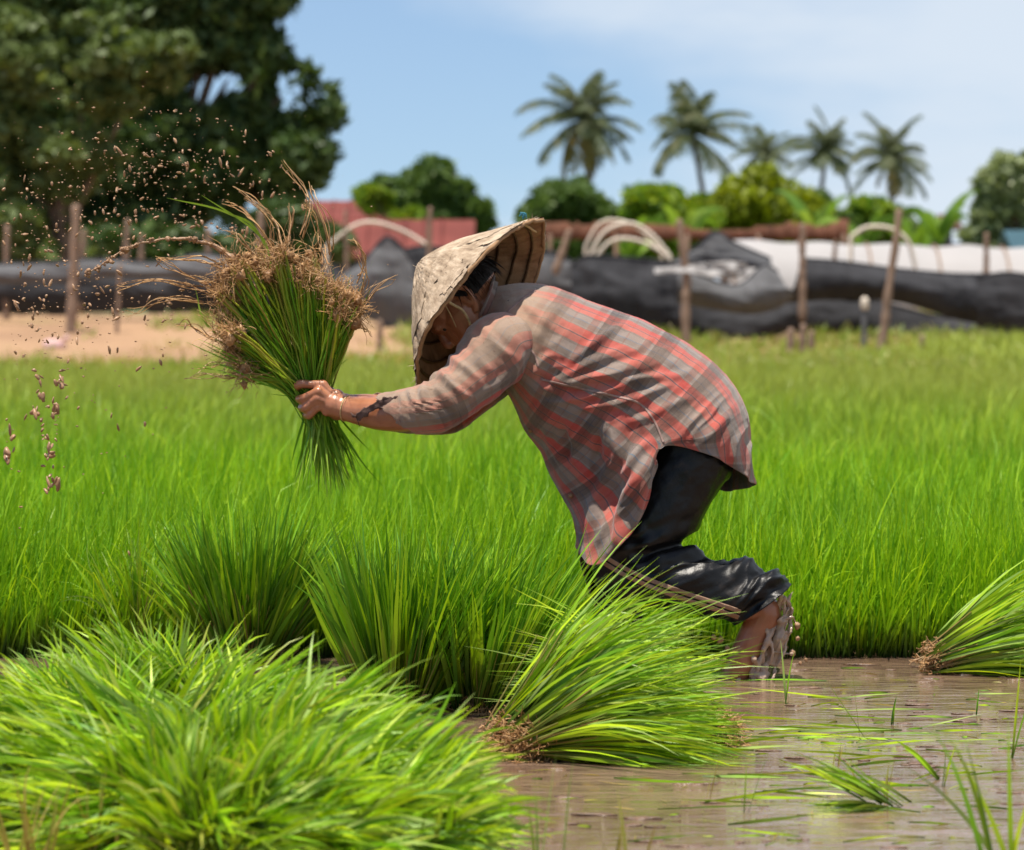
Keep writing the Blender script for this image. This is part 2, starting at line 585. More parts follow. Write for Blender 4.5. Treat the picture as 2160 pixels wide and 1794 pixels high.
def straw_mat(name, lo, hi, dark):
    m, nt, b, out = newmat(name)
    uv = nd(nt, 'ShaderNodeUVMap', uv_map='UVMap').outputs[0]
    mp = nd(nt, 'ShaderNodeMapping', {0: uv, 'Scale': (70.0, 5.0, 1.0)}).outputs[0]
    f = nd(nt, 'ShaderNodeTexNoise', {'Vector': mp, 'Scale': 1.0, 'Detail': 5.0, 'Roughness': 0.6}).outputs['Fac']
    g = noise(nt, 22, 5, 0.65)
    c = ramp(nt, mth(nt, 'ADD', mth(nt, 'MULTIPLY', f, 0.5), mth(nt, 'MULTIPLY', g, 0.5)), [(0.30, dark), (0.46, lo), (0.62, hi)])
    nt.links.new(c, b.inputs['Base Color'])
    b.inputs['Roughness'].default_value = 0.75
    b.inputs['Specular IOR Level'].default_value = 0.2
    bump(nt, b, mth(nt, 'ADD', f, g), 0.55, 0.006)
    return m


M['hat'] = straw_mat('weathered_palm_leaf', (0.31, 0.23, 0.155), (0.52, 0.41, 0.295), (0.12, 0.08, 0.05))
M['hat_in'] = straw_mat('hat_inside', (0.26, 0.15, 0.075), (0.36, 0.22, 0.12), (0.12, 0.065, 0.03))
M['hoop'] = plain('dark_bamboo', (0.09, 0.045, 0.02), 0.6, 0.3, 60, 0.3)
M['cord'] = plain('straw_cord', (0.48, 0.34, 0.17), 0.7, 0.3, 90, 0.4)
M['blue_tie'] = plain('blue_string', (0.03, 0.16, 0.22), 0.6, 0.4, 90, 0.2)
M['hair'] = plain('black_hair', (0.010, 0.008, 0.007), 0.5, 0.3, 120, 0.5, 0.3, stretch=(1, 1, 6))
M['eye'] = plain('dark_eye', (0.03, 0.02, 0.015), 0.2, 0.1, 10, 0)
M['button'] = plain('brown_button', (0.22, 0.12, 0.06), 0.4, 0.2, 20, 0)


def soil_mat():
    m, nt, b, out = newmat('soil')
    pos = nd(nt, 'ShaderNodeNewGeometry').outputs['Position']
    yy = nd(nt, 'ShaderNodeSeparateXYZ', {0: pos}).outputs['Y']
    n1 = noise(nt, 0.5, 5, 0.6, vec=pos); n2 = noise(nt, 14, 5, 0.65, vec=pos)
    wet = ramp(nt, n2, [(0.3, (0.10, 0.055, 0.03)), (0.7, (0.26, 0.15, 0.08))])
    dry = ramp(nt, n1, [(0.3, (0.24, 0.135, 0.07)), (0.55, (0.32, 0.19, 0.10)), (0.75, (0.24, 0.18, 0.07))])
    fy = nd(nt, 'ShaderNodeMapRange', {'Value': mth(nt, 'ADD', yy, mth(nt, 'MULTIPLY', n1, 6.0)), 'From Min': 28.0, 'From Max': 36.0}).outputs[0]
    ff = nd(nt, 'ShaderNodeMapRange', {'Value': yy, 'From Min': 60.0, 'From Max': 75.0}).outputs[0]
    far = ramp(nt, n1, [(0.3, (0.07, 0.11, 0.03)), (0.7, (0.14, 0.17, 0.05))])
    nt.links.new(mixc(nt, ff, mixc(nt, fy, wet, dry), far), b.inputs['Base Color'])
    b.inputs['Roughness'].default_value = 0.8
    bump(nt, b, n2, 0.6, 0.03)
    return m


M['soil'] = soil_mat()


def water_mat():
    m, nt, b, out = newmat('muddy_water')
    pos = nd(nt, 'ShaderNodeNewGeometry').outputs['Position']
    n1 = noise(nt, 1.0, 3, 0.55, vec=pos, stretch=(3.2, 9.0, 1)); n2 = noise(nt, 1.0, 3, 0.6, vec=pos, stretch=(14, 40, 1)); n3 = noise(nt, 2.2, 4, 0.6, vec=pos)
    c = ramp(nt, n3, [(0.3, (0.125, 0.076, 0.048)), (0.7, (0.205, 0.135, 0.092))])
    nt.links.new(c, b.inputs['Base Color'])
    b.inputs['Roughness'].default_value = 0.04
    b.inputs['IOR'].default_value = 1.5
    b.inputs['Specular IOR Level'].default_value = 0.6
    h = mth(nt, 'ADD', n1, mth(nt, 'MULTIPLY', n2, 0.3))
    bump(nt, b, h, 0.75, 0.02)
    return m


M['water'] = water_mat()


def splash_mat():
    m, nt, b, out = newmat('splashed_mud_water')
    f = noise(nt, 30, 4, 0.6)
    nt.links.new(ramp(nt, f, [(0.3, (0.48, 0.31, 0.20)), (0.7, (0.74, 0.58, 0.45))]), b.inputs['Base Color'])
    b.inputs['Roughness'].default_value = 0.16
    b.inputs['IOR'].default_value = 1.33
    b.inputs['Transmission Weight'].default_value = 0.42
    bump(nt, b, f, 0.5, 0.01)
    return m


M['splash'] = splash_mat()
M['net'] = plain('black_shade_net', (0.048, 0.048, 0.052), 0.95, 0.35, 1.1, 0.1, 0.0, bdist=0.1, stretch=(1, 1, .55))
M['net_grey'] = plain('grey_shade_net', (0.125, 0.125, 0.130), 0.95, 0.25, 1.1, 0.1, 0.0, bdist=0.1, stretch=(1, 1, .55))  # paler than the black net: light through thin layers put into the colour
M['white_film'] = plain('white_plastic_film', (0.31, 0.295, 0.288), 0.75, 0.08, 0.8, 0.2, bdist=0.1)
M['post'] = plain('grey_wood', (0.24, 0.165, 0.12), 0.9, 0.35, 5, 0.6, 0.1, stretch=(4, 4, 0.5))
M['pipe'] = plain('pale_bent_pipe', (0.60, 0.52, 0.42), 0.6, 0.15, 3, 0.1)
M['rust'] = plain('rusty_sheet', (0.115, 0.05, 0.03), 0.85, 0.6, 1.5, 0.3, 0.2)
M['redroof'] = plain('red_tin_roof', (0.15, 0.042, 0.034), 0.85, 0.3, 0.6, 0.2, 0.15)
M['wall_dark'] = plain('dark_wall', (0.10, 0.075, 0.07), 0.85, 0.3, 1, 0.2)
M['brown_roof'] = plain('brown_roof_tile', (0.10, 0.045, 0.03), 0.8, 0.3, 1, 0.2)
M['teal_roof'] = plain('teal_tin_roof', (0.03, 0.075, 0.095), 0.6, 0.2, 1, 0.1)
M['bark'] = plain('bark', (0.14, 0.10, 0.07), 0.9, 0.4, 4, 0.8, 0.1, stretch=(3, 3, 0.5))
M['pink'] = plain('pale_pink_sack', (0.52, 0.34, 0.33), 0.7, 0.12, 5, 0.3)


def leaf_mat(name, cols, trans=0.3):
    return grass_mat(name, cols, cols[0], 0.01, trans, rough=0.5)


M['leaf_dark'] = leaf_mat('dark_broadleaf', [(0.042, 0.080, 0.020), (0.065, 0.115, 0.030), (0.095, 0.15, 0.042)], 0.3)
M['leaf_olive'] = leaf_mat('olive_broadleaf', [(0.085, 0.125, 0.035), (0.125, 0.175, 0.05), (0.17, 0.22, 0.07)], 0.35)  # olive leaf, paler because the tree's sunlit left half is put into it
M['leaf_mid'] = leaf_mat('mid_broadleaf', [(0.06, 0.115, 0.025), (0.095, 0.16, 0.038), (0.14, 0.21, 0.05)], 0.35)
M['leaf_bright'] = leaf_mat('bright_broadleaf', [(0.12, 0.24, 0.02), (0.18, 0.30, 0.02), (0.30, 0.36, 0.02), (0.08, 0.17, 0.02)], 0.4)
M['leaf_yellow'] = leaf_mat('yellow_broadleaf', [(0.20, 0.26, 0.01), (0.30, 0.34, 0.012), (0.15, 0.20, 0.01)], 0.4)
M['leaf_grey'] = leaf_mat('grey_broadleaf', [(0.19, 0.24, 0.11), (0.26, 0.31, 0.15), (0.32, 0.36, 0.19)], 0.3)
M['frond'] = leaf_mat('palm_frond', [(0.06, 0.09, 0.035), (0.09, 0.12, 0.05), (0.13, 0.15, 0.07), (0.18, 0.17, 0.08)], 0.3)
M['frond_old'] = leaf_mat('old_palm_frond', [(0.30, 0.22, 0.07), (0.22, 0.18, 0.06), (0.36, 0.26, 0.09)], 0.25)
M['banana'] = leaf_mat('banana_leaf', [(0.12, 0.24, 0.03), (0.20, 0.33, 0.04), (0.28, 0.38, 0.08)], 0.45)

#=====================================================================  SETTING
def ground_z(x, d):
    z = np.where(d < 8.36, -0.06, 0.012)
    z = -0.06 + 0.072 * smooth01((d - 8.25) / 0.25)
    z = z + 0.60 * smooth01((d - 50.0) / 9.0)
    z = z + 0.085 * smooth01((-0.02 - x) / 0.30) * smooth01((6.9 - d) / 0.6)
    return z


xs = np.concatenate([-np.geomspace(1500, 6, 22), np.linspace(-5, 5, 160), np.geomspace(6, 1500, 22)])
ds = np.concatenate([np.linspace(2, 9.5, 150), np.linspace(9.7, 70, 90), np.geomspace(75, 5000, 25)])
X, DD = np.meshgrid(xs, ds)
Zg = ground_z(X, DD)
bumpz = (fbm(np.stack([X * 3, DD * 3, X * 0], -1), 3) - 0.5) * 0.03 * (np.abs(X) < 6) * (DD < 9.6)
bumpz += (fbm(np.stack([X * .5, DD * .5, X * 0], -1), 5) - 0.5) * 0.18 * (DD > 48) * (DD < 80)
V = np.stack([X, DD - D, Zg + bumpz], -1).reshape(-1, 3)
tag(mesh('ground', V, grid_faces(len(ds), len(xs)), M['soil']), kind='structure')

xs = np.linspace(-6, 6, 160); ds = np.linspace(2.0, 8.62, 240)
X, DD = np.meshgrid(xs, ds)
V = np.stack([X, DD - D, 0.0010 * np.sin(X * 3 + 7 * DD + 2.5 * fbm(np.stack([X, DD, X * 0], -1) * 1.5, 8))], -1).reshape(-1, 3)
tag(mesh('paddy_water', V, grid_faces(len(ds), len(xs)), M['water']), kind='structure')


# ---------------------------------------------------------------- the bed of young rice (nobody could count it)
def rice_bed():
    parts = []
    for d0, d1, n, seg, w in ((8.36, 8.75, 22000, 7, 0.0062), (8.75, 11.0, 42000, 6, 0.0072), (11.0, 18.0, 62000, 5, 0.0092), (18.0, 37.0, 95000, 4, 0.015)):
        u = rng.random(n)
        d = d0 * (d1 / d0) ** u if d0 > 8.5 else d0 + (d1 - d0) * u ** 1.3
        hw = 0.19 * d + 0.7
        x = (rng.random(n) * 2 - 1) * hw
        h = rng.normal(0.285, 0.035, n) * (0.8 + 0.45 * fbm(np.stack([x * 1.2, d * 1.2, x * 0], -1), 11, 2))
        h = h * (1 - .28 * smooth01((d - 11.5) / 4.5))
        h = np.clip(h * (0.72 + .5 * rng.random(n)), 0.12, 0.44)
        if d0 < 8.5: h = h * (0.55 + 0.45 * smooth01((d - 8.36) / 0.16) * (0.55 + 0.45 * rng.random(n)) + 0.1 * rng.random(n))
        wind = np.stack([0.10 + 0.22 * (fbm(np.stack([x, d, x * 0], -1) * 0.8, 21, 2) - 0.5), 0 * x - 0.03, 0 * x], -1)
        dr = np.column_stack([rng.normal(0, 0.15, n), rng.normal(0, 0.15, n), np.ones(n)]) + wind
        if d0 < 8.5: dr[:, 1] -= .26 * (1 - smooth01((d - 8.36) / .30)) * rng.random(n)
        base = np.column_stack([x, d - D, np.full(n, 0.0)])
        parts.append(blades(base, dr, h * 1.06, w * (0.7 + 0.6 * rng.random(n)), 0.15 + 0.75 * rng.random(n) ** 2, seg, 0.35))
    # taller loose blades that stick out of the bed
    n = 1600
    d = 8.6 * (36 / 8.6) ** rng.random(n); x = (rng.random(n) * 2 - 1) * (0.16 * d + .2)
    base = np.column_stack([x, d - D, np.zeros(n)])
    dr = np.column_stack([rng.normal(0, 0.3, n), rng.normal(0, 0.3, n), np.ones(n)])
    parts.append(blades(base, dr, 0.36 + 0.1 * rng.random(n), 0.006 * (d / 8.6) ** 0.6, 0.3 + 0.8 * rng.random(n), 6, 0.5))
    V, F, A = join(parts)
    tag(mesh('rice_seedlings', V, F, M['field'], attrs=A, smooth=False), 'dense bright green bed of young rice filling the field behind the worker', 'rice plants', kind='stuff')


rice_bed()

# tall wild grass growing at the far right end of the bed
n = 5200
d = 34 + 16 * rng.random(n); x = 4.2 + 4.0 * rng.random(n) ** 0.7
V, F, A = blades(np.column_stack([x, d - D, np.zeros(n)]), np.column_stack([rng.normal(0, .2, n), rng.normal(0, .2, n), np.ones(n)]), 0.22 + 0.40 * rng.random(n) * smooth01((x - 4.4) / 2), 0.03, 0.3 + rng.random(n), 5, .3)
tag(mesh('wild_grass', V, F, M['field'], attrs=A, smooth=False), 'tall wild grass under the black netting at the far end of the field', 'grass', kind='stuff')
# dry grass and weeds on the bank
n = 12000
d = 36.5 + 17 * rng.random(n) ** 1.5; x = (rng.random(n) * 2 - 1) * 9; k_ = (fbm(np.stack([x * .6, d * .3, x * 0], -1), 44, 3) + .13 * (x > 0.3)) > .5; x = x[k_]; d = d[k_]; n = len(d)
V, F, A = blades(np.column_stack([x, d - D, ground_z(x, d) - .03]), np.column_stack([rng.normal(0, .35, n), rng.normal(0, .35, n), np.ones(n)]), 0.08 + 0.20 * rng.random(n), 0.02, 0.3 + rng.random(n), 4, .3)
tag(mesh('dry_grass', V, F, M['dry'], attrs=A, smooth=False), 'thin dry grass on the sandy bank below the netting', 'grass', kind='stuff')


n = 42000
d = 35 + 23 * rng.random(n); x = -7 + 15 * rng.random(n) ** .8
k_ = fbm(np.stack([x * .8, d * .35, x * 0], -1), 48, 3) + .10 * smooth01((x - .5) / 2) - .12 * smooth01((d - 41) / 5) * (x < .5) > .46
x = x[k_]; d = d[k_]; n = len(d)
V, F, A = blades(np.column_stack([x, d - D, ground_z(x, d) - .02]), np.column_stack([rng.normal(0, .4, n), rng.normal(0, .4, n), np.ones(n)]), 0.10 + 0.24 * rng.random(n), 0.030, 0.4 + rng.random(n), 4, .3)
tag(mesh('rough_grass', V, F, M['rough'], attrs=A, smooth=False), 'patchy yellowish rough grass between the rice bed and the netting', 'grass', kind='stuff')


# ---------------------------------------------------------------- trees and bushes
def leaf_cloud(lobes, n, size, seed, shell=0.55, gap=0.42, gscale=0.8):
    rs = np.random.default_rng(seed + 900)
    sub = []
    for c, rd in lobes:
        c, rd = np.array(c), np.array(rd)
        sub.append((c, rd * .72))
        for k in range(9):
            dv_ = unit(rs.normal(size=3)) * (.35 + .5 * rs.random())
            sub.append((c + dv_ * rd, rd * (.28 + .30 * rs.random())))
    lobes = sub
    """leaf-sized faces spread through lobes (centre, radii), clustered with gaps"""
    r = np.random.default_rng(seed)
    vol = np.array([l[1][0] * l[1][1] * l[1][2] for l in lobes]) ** 0.66
    which = r.choice(len(lobes), size=n * 2, p=vol / vol.sum())
    c = np.array([l[0] for l in lobes])[which]; rad = np.array([l[1] for l in lobes])[which]
    dirs = unit(r.normal(size=(n * 2, 3)))
    rr = (shell + (1 - shell) * r.random(n * 2) ** 0.6)[:, None]
    edge = 1 + 0.28 * (fbm(dirs * 2.6 + which[:, None] * 3.1, seed) - 0.5)[:, None] * 2
    p = c + dirs * rad * rr * edge
    keep = fbm(p * gscale, seed + 5, 3) > gap
    p = p[keep][:n]
    m = len(p)
    a = unit(r.normal(size=(m, 3)) + np.array([0, 0, 0.5])); b = unit(np.cross(a, r.normal(size=(m, 3))))
    s = size * (0.6 + 0.8 * r.random((m, 1)))
    l = np.cross(a, b)
    q = np.stack([p - b * s, p + l * s * 0.42 + a * s * .1, p + b * s, p - l * s * 0.42 + a * s * .1], 1)
    F = np.arange(m * 4).reshape(-1, 4)
    rnd = np.repeat(r.random(m), 4)
    return q.reshape(-1, 3), F, dict(rnd=rnd, along=np.ones(m * 4))


def tree(name, label, cat, base, lobes, n, size, m, seed, trunk_r=0.2, group=None, gap=0.42, gscale=0.8, shell=0.55):
    t = empty(name, base, label, cat, group)
    V, F, A = leaf_cloud(lobes, n, size, seed, shell, gap, gscale)
    mesh('crown', V, F, m, t, A, smooth=False)
    parts = []
    top = np.mean([l[0] for l in lobes], axis=0)
    q = cr(np.array([base - np.array([0, 0, .2]), base * .6 + top * .4 + np.array([.15, 0, 0]), top]), 10)
    parts.append(tube(q, np.linspace(trunk_r, trunk_r * .45, 10), 10))
    r = random.Random(seed)
    for l in lobes:
        k = r.randint(3, 6)
        q2 = cr(np.array([q[k], q[k] * .5 + np.array(l[0]) * .5 + np.array([0, 0, .2]), np.array(l[0])]), 8)
        parts.append(tube(q2, np.linspace(trunk_r * .38, trunk_r * .08, 8), 7))
    V, F = join_list(parts)
    mesh('trunk', V, F, M['bark'], t)
    return t


def lob(px, py, rx, rz, d, dy=0.0, ry=None):
    """lobe centred on a pixel at distance d; radii in photo pixels"""
    s = d / FPX
    return (P(px, py, d - D + dy), (rx * s, (ry or (rx + rz) / 2) * s, rz * s))


# the big dark tree, then the olive one that stands in front of it
d = 76
tree('broadleaf_tree', 'huge dark green tree reaching out of the picture behind the flying mud', 'tree', np.array([-7.6, d - D, 0.5]),
     [lob(430, 60, 190, 190, d), lob(480, 170, 120, 110, d), lob(330, 210, 120, 110, d), lob(450, 340, 120, 100, d), lob(560, 130, 90, 110, d), lob(620, 230, 110, 100, d), lob(680, 225, 62, 55, d), lob(560, 330, 130, 110, d), lob(655, 330, 60, 60, d), lob(400, 260, 170, 150, d),
      lob(250, 330, 180, 150, d), lob(480, 440, 150, 110, d), lob(300, 470, 190, 110, d), lob(60, 450, 190, 120, d), lob(590, 400, 70, 60, d), lob(250, 20, 200, 160, d), lob(520, -40, 130, 120, d), lob(60, 250, 160, 160, d), lob(-60, 100, 160, 200, d), lob(20, -20, 180, 150, d), lob(130, 60, 150, 140, d), lob(120, -100, 200, 130, d), lob(200, 190, 150, 150, d), lob(475, 185, 80, 70, d), lob(590, 205, 65, 60, d), lob(520, 240, 80, 60, d), lob(350, -120, 250, 120, d)],
     88000, 0.15, M['leaf_dark'], 31, 0.42, gap=0.40, gscale=0.9, shell=0.3)
d = 66
tree('broadleaf_tree', 'lighter olive green tree in front of the huge dark tree', 'tree', np.array([-8.6, d - D, 0.5]),
     [lob(190, 110, 150, 75, d), lob(60, 170, 140, 80, d), lob(330, 130, 90, 70, d), lob(230, 210, 110, 60, d), lob(90, 300, 120, 70, d), lob(-30, 380, 120, 80, d), lob(200, 330, 70, 60, d), lob(20, 60, 90, 60, d), lob(120, 400, 80, 50, d), lob(10, 240, 80, 60, d), lob(80, 480, 130, 70, d), lob(150, 540, 120, 60, d), lob(-20, 560, 120, 60, d)],
     19000, 0.15, M['leaf_olive'], 37, 0.22, gap=0.42, gscale=1.1, shell=0.4)
d = 120
tree('round_tree', 'round mid green tree behind the red roofs', 'tree', np.array([-2.7, d - D, 0.6]),
     [lob(830, 430, 95, 55, d), lob(930, 410, 80, 60, d), lob(990, 450, 55, 50, d), lob(890, 385, 50, 30, d), lob(880, 500, 130, 50, d)], 16000, 0.17, M['leaf_mid'], 41, 0.3, gap=0.33)
tree('round_tree', 'bright green sunlit left side of the round tree by the red roofs', 'tree', np.array([-3.4, 100 - D, 0.6]),  # brighter leaf colour stands for sun on the round tree's left side
     [lob(800, 430, 55, 40, 100), lob(850, 450, 50, 35, 100), lob(820, 500, 60, 50, 100)], 5500, 0.15, M['leaf_bright'], 43, 0.2, gap=0.36)
d = 95
tree('round_bush', 'rounded dark green bush under the tallest palm', 'bush', np.array([1.5, d - D, 0.6]),
     [lob(1190, 435, 75, 60, d), lob(1130, 460, 50, 40, d), lob(1260, 450, 55, 45, d), lob(1190, 510, 110, 60, d)], 12000, 0.15, M['leaf_mid'], 47, 0.2, gap=0.33)
d = 88
for k, (cx, cy, rx, rz, mt, lab) in enumerate((
        (1390, 440, 70, 45, 'leaf_bright', 'light green bush left of the yellow green one under the palms'),
        (1590, 425, 95, 72, 'leaf_yellow', 'vivid yellow green bush in the middle below the row of palms'),
        (1480, 455, 70, 40, 'leaf_bright', 'low bright bush between the leaning post and the yellow bush'),
        (1700, 450, 70, 42, 'leaf_mid', 'darker green bush right of the yellow green bush'),
        (1340, 470, 60, 34, 'leaf_mid', 'low bush between the round bush and the light green bush'),
        (1530, 470, 80, 40, 'leaf_bright', 'bright low bush in front of the second palm trunk'),
        (1790, 465, 70, 40, 'leaf_bright', 'bright bush behind the long leaning pole'),
        (1870, 470, 60, 36, 'leaf_mid', 'dark bush under the palm with the brown crown'),
        (1650, 470, 70, 36, 'leaf_yellow', 'yellow green bush behind the straight post'))):
    b0 = P(cx, 520, d - D + k * 1.5); b0[2] = 0.5
    tree('garden_bush', lab, 'bush', b0, [lob(cx, cy, rx * 1.25, rz * 1.1, d + k * 1.5), lob(cx - rx * 1.1, cy + 28, rx * .7, rz * .7, d + k * 1.5), lob(cx + rx * 1.15, cy + 26, rx * .7, rz * .7, d + k * 1.5), lob(cx - rx * .6, cy + 22, rx * .6, rz * .6, d + k * 1.5), lob(cx + rx * .6, cy + 18, rx * .55, rz * .6, d + k * 1.5), lob(cx, cy + 60, rx * 1.15, rz, d + k * 1.5)],
         11000, 0.15, M[mt], 50 + k, 0.12, 'bushes behind the rusty fence', gap=0.36)
d = 92
tree('grey_tree', 'pale grey green tree cut by the right edge of the picture', 'tree', np.array([14.2, d - D, 0.6]),
     [lob(2140, 400, 75, 70, d), lob(2095, 440, 60, 55, d), lob(2170, 330, 45, 40, d), lob(2200, 450, 90, 80, d), lob(2070, 490, 50, 40, d), lob(2130, 540, 110, 60, d)], 12000, 0.14, M['leaf_grey'], 61, 0.25, gap=0.40)
# low dark hedge of trees behind the left netting
for k, (cx, cy, lab) in enumerate(((30, 540, 'low dark bush at the left edge behind the netting'), (230, 540, 'low dark bush behind the netting and thick post'), (420, 545, 'low dark bush behind the held roots'), (600, 520, 'low dark bush beside the red roof'))):
    b0 = P(cx, 620, 70 - D); b0[2] = 0.5
    tree('low_bush', lab, 'bush', b0, [lob(cx, cy, 120, 70, 70), lob(cx + 60, cy + 20, 80, 60, 70)], 5200, 0.15, M['leaf_dark'], 70 + k, 0.1, 'low bushes behind the left netting', gap=0.3)


def palm(cx, cy, rpx, d, label, seed, old=0, nf=24, py_base=600):
    r = np.random.default_rng(seed)
    top = P(cx, cy, d - D)
    base = np.array([top[0] + r.normal(0, .4), top[1], 0.55])
    t = empty('coconut_palm', base, label, 'palm tree', 'coconut palms on the skyline')
    q = cr(np.array([base, base * .5 + top * .5 + np.array([r.normal(0, .15), 0, 0]), top]), 14)
    V, F = tube(q, np.linspace(0.13, 0.085, 14), 10)
    mesh('trunk', V, F, M['bark'], t)
    Lf = 1.12 * rpx * d / FPX

    wind = np.zeros(3)

    def fronds(cnt, el_lo, el_hi, m, nm, lsc=1.0):
        parts = []
        for k in range(cnt):
            az = 2 * math.pi * (k * 0.381966 + r.random() * .08)
            el = R(el_lo + (el_hi - el_lo) * ((k + .5) / cnt) + r.normal(0, 6))
            L = Lf * lsc * (0.72 + 0.45 * r.random())
            S = 13
            tt = np.linspace(0, 1, S)
            h = np.array([math.cos(az), math.sin(az), 0])
            ang = el - (R(62) + R(38) * math.sin(math.pi * min(max(el / R(88), 0), 1))) * tt ** 1.35 * (0.75 + 0.25 * r.random())
            seg = (np.cos(ang)[:, None] * h + tt[:, None] * wind * .8 + np.sin(ang)[:, None] * np.array([0, 0, 1.0])) * (L / (S - 1))
            path = top + np.concatenate([[np.zeros(3)], np.cumsum(seg, 0)[:-1]])
            # leaflets
            n = 58
            u = np.linspace(0.12, 0.99, n); idx = u * (S - 1); i = np.clip(idx.astype(int), 0, S - 2); f = (idx - i)[:, None]
            c = path[i] * (1 - f) + path[i + 1] * f
            T = unit(path[i + 1] - path[i])
            side = unit(np.cross(T, np.array([0, 0, 1.0])))
            for sg in (-1, 1):
                dd = unit(side * sg * 0.85 + T * 0.55 + np.array([0, 0, -0.25]))
                ll = L * 0.26 * np.sin(np.clip(u, 0.1, 1) * math.pi * 0.92 + 0.12) ** 0.6 * (0.8 + .4 * r.random(n))
                parts.append(blades(c, dd, ll, 0.042 * Lf / 2.3, 1.3, 3))
            v, fc, a = tubes(path[None], np.linspace(.035, .012, S)[None], 4)
            parts.append((v, fc, a))
        V, F, A = join(parts)
        mesh(nm, V, F, m, t, A, smooth=False)
    wind = np.array([r.normal(.15, .2), 0, 0])
    fronds(int(nf * 1.45), -28, 88, M['frond'], 'crown')
    if old: fronds(old, -62, -20, M['frond_old'], 'dead_fronds', .9)
    return t


palm(1232, 256, 128, 118, 'tallest coconut palm, yellow dead fronds hanging over the rounded bush', 81, 7, 19)
palm(1462, 285, 118, 124, 'second coconut palm, dark crown between the tallest and the small one', 82, 0, 18)
palm(1612, 330, 72, 140, 'smallest coconut palm rising behind the yellow green bush', 83, 0, 14)
palm(1742, 325, 92, 132, 'coconut palm just right of the yellow green bush', 84, 0, 16)
palm(1880, 335, 98, 126, 'coconut palm with a brown drooping crown above the banana leaves', 85, 4, 17)


def banana(cx, d, label, seed, n=8, h=1.8):
    r = np.random.default_rng(seed)
    b0 = P(cx, 500, d - D); b0[2] = 0.55
    t = empty('banana_plant', b0, label, 'banana plant', 'banana plants behind the tunnel')
    q = np.array([b0, b0 + np.array([0, 0, .9]), b0 + np.array([0.03, 0, h * .8])])
    V, F = tube(cr(q, 8), np.linspace(.12, .06, 8), 10)
    mesh('stem', V, F, M['leaf_bright'], t)
    az = 2 * math.pi * np.arange(n) * .382 + r.random(n)
    dr = np.column_stack([np.cos(az), np.sin(az), 1.2 + 1.3 * r.random(n)])
    V, F, A = blades(np.repeat((b0 + np.array([0, 0, h * .75]))[None], n, 0), dr, 1.0 + .7 * r.random(n), .34, .7 + .8 * r.random(n), 8)
    mesh('leaves', V, F, M['banana'], t, A, smooth=False)


for k, (cx, dd, h, lab) in enumerate(((1330, 84, 1.7, 'banana plant left of the leaning post behind the bent pipes'), (1440, 86, 2.3, 'banana plant with pale leaves behind the crooked post'), (1530, 90, 2.6, 'banana plant left of the vivid yellow green bush'),
                                      (1720, 83, 2.4, 'banana plant right of the vivid yellow green bush'), (1820, 80, 2.0, 'banana plant behind the long leaning pole'), (1930, 84, 1.9, 'banana plant beside the brown hut'), (1980, 82, 2.3, 'tall upright banana plant nearest the brown hut'))):
    banana(cx, dd, lab, 90 + k, 9, h)

# ---------------------------------------------------------------- buildings far behind
def box(x0, x1, y0, y1, z0, z1):
    v = np.array([[x, y, z] for z in (z0, z1) for y in (y0, y1) for x in (x0, x1)], float)
    f = [[0, 2, 3, 1], [4, 5, 7, 6], [0, 1, 5, 4], [2, 6, 7, 3], [0, 4, 6, 2], [1, 3, 7, 5]]
    return v, f


def gable(x0, x1, y0, y1, z0, z1, th=0.12):
    ym = (y0 + y1) / 2
    o = np.array([[x0, y0, z0], [x1, y0, z0], [x1, ym, z1], [x0, ym, z1], [x1, y1, z0], [x0, y1, z0]], float)
    v = np.concatenate([o, o - np.array([0, 0, th])])
    f = [[0, 1, 2, 3], [3, 2, 4, 5], [6, 9, 8, 7], [9, 11, 10, 8], [0, 6, 7, 1], [5, 4, 10, 11], [0, 3, 9, 6], [3, 5, 11, 9], [1, 7, 8, 2], [2, 8, 10, 4]]
    # ribs of the corrugated sheet
    for k in range(1, int((x1 - x0) / 0.5)):
        x = x0 + k * 0.5
        n = len(v)
        v = np.concatenate([v, np.array([[x - .04, y0, z0 + .01], [x + .04, y0, z0 + .01], [x + .04, ym, z1 + .01], [x - .04, ym, z1 + .01], [x, y0, z0 + .06], [x, ym, z1 + .06]])])
        f += [[n, n + 1, n + 4], [n + 1, n + 2, n + 5, n + 4], [n + 2, n + 3, n + 5], [n + 3, n, n + 4, n + 5]]
    return v, f


def house(name, label, px0, px1, py_eave, py_ridge, d, depth, wm, rm, cat='house'):
    a, b = P(px0, py_eave, d - D), P(px1, py_eave, d - D)
    zr = P(0, py_ridge, d - D + depth / 2)[2]
    t = empty(name, ((a[0] + b[0]) / 2, d - D + depth / 2, 0.6), label, cat)
    V, F = box(a[0] + .3, b[0] - .3, d - D + .35, d - D + depth - .35, 0.55, a[2] - .02)
    mesh('wall', V, F, wm, t, smooth=False)
    V, F = gable(a[0], b[0], d - D, d - D + depth, a[2], zr)
    mesh('roof', V, F, rm, t, smooth=False)
    for k in range(2):
        xx = a[0] + (b[0] - a[0]) * (.28 + .4 * k)
        V, F = box(xx - .4, xx + .4, d - D + .33, d - D + .36, max(a[2] - 1.5, .9), a[2] - .5)
        mesh('window', V, F, M['brown_roof'], t, smooth=False)


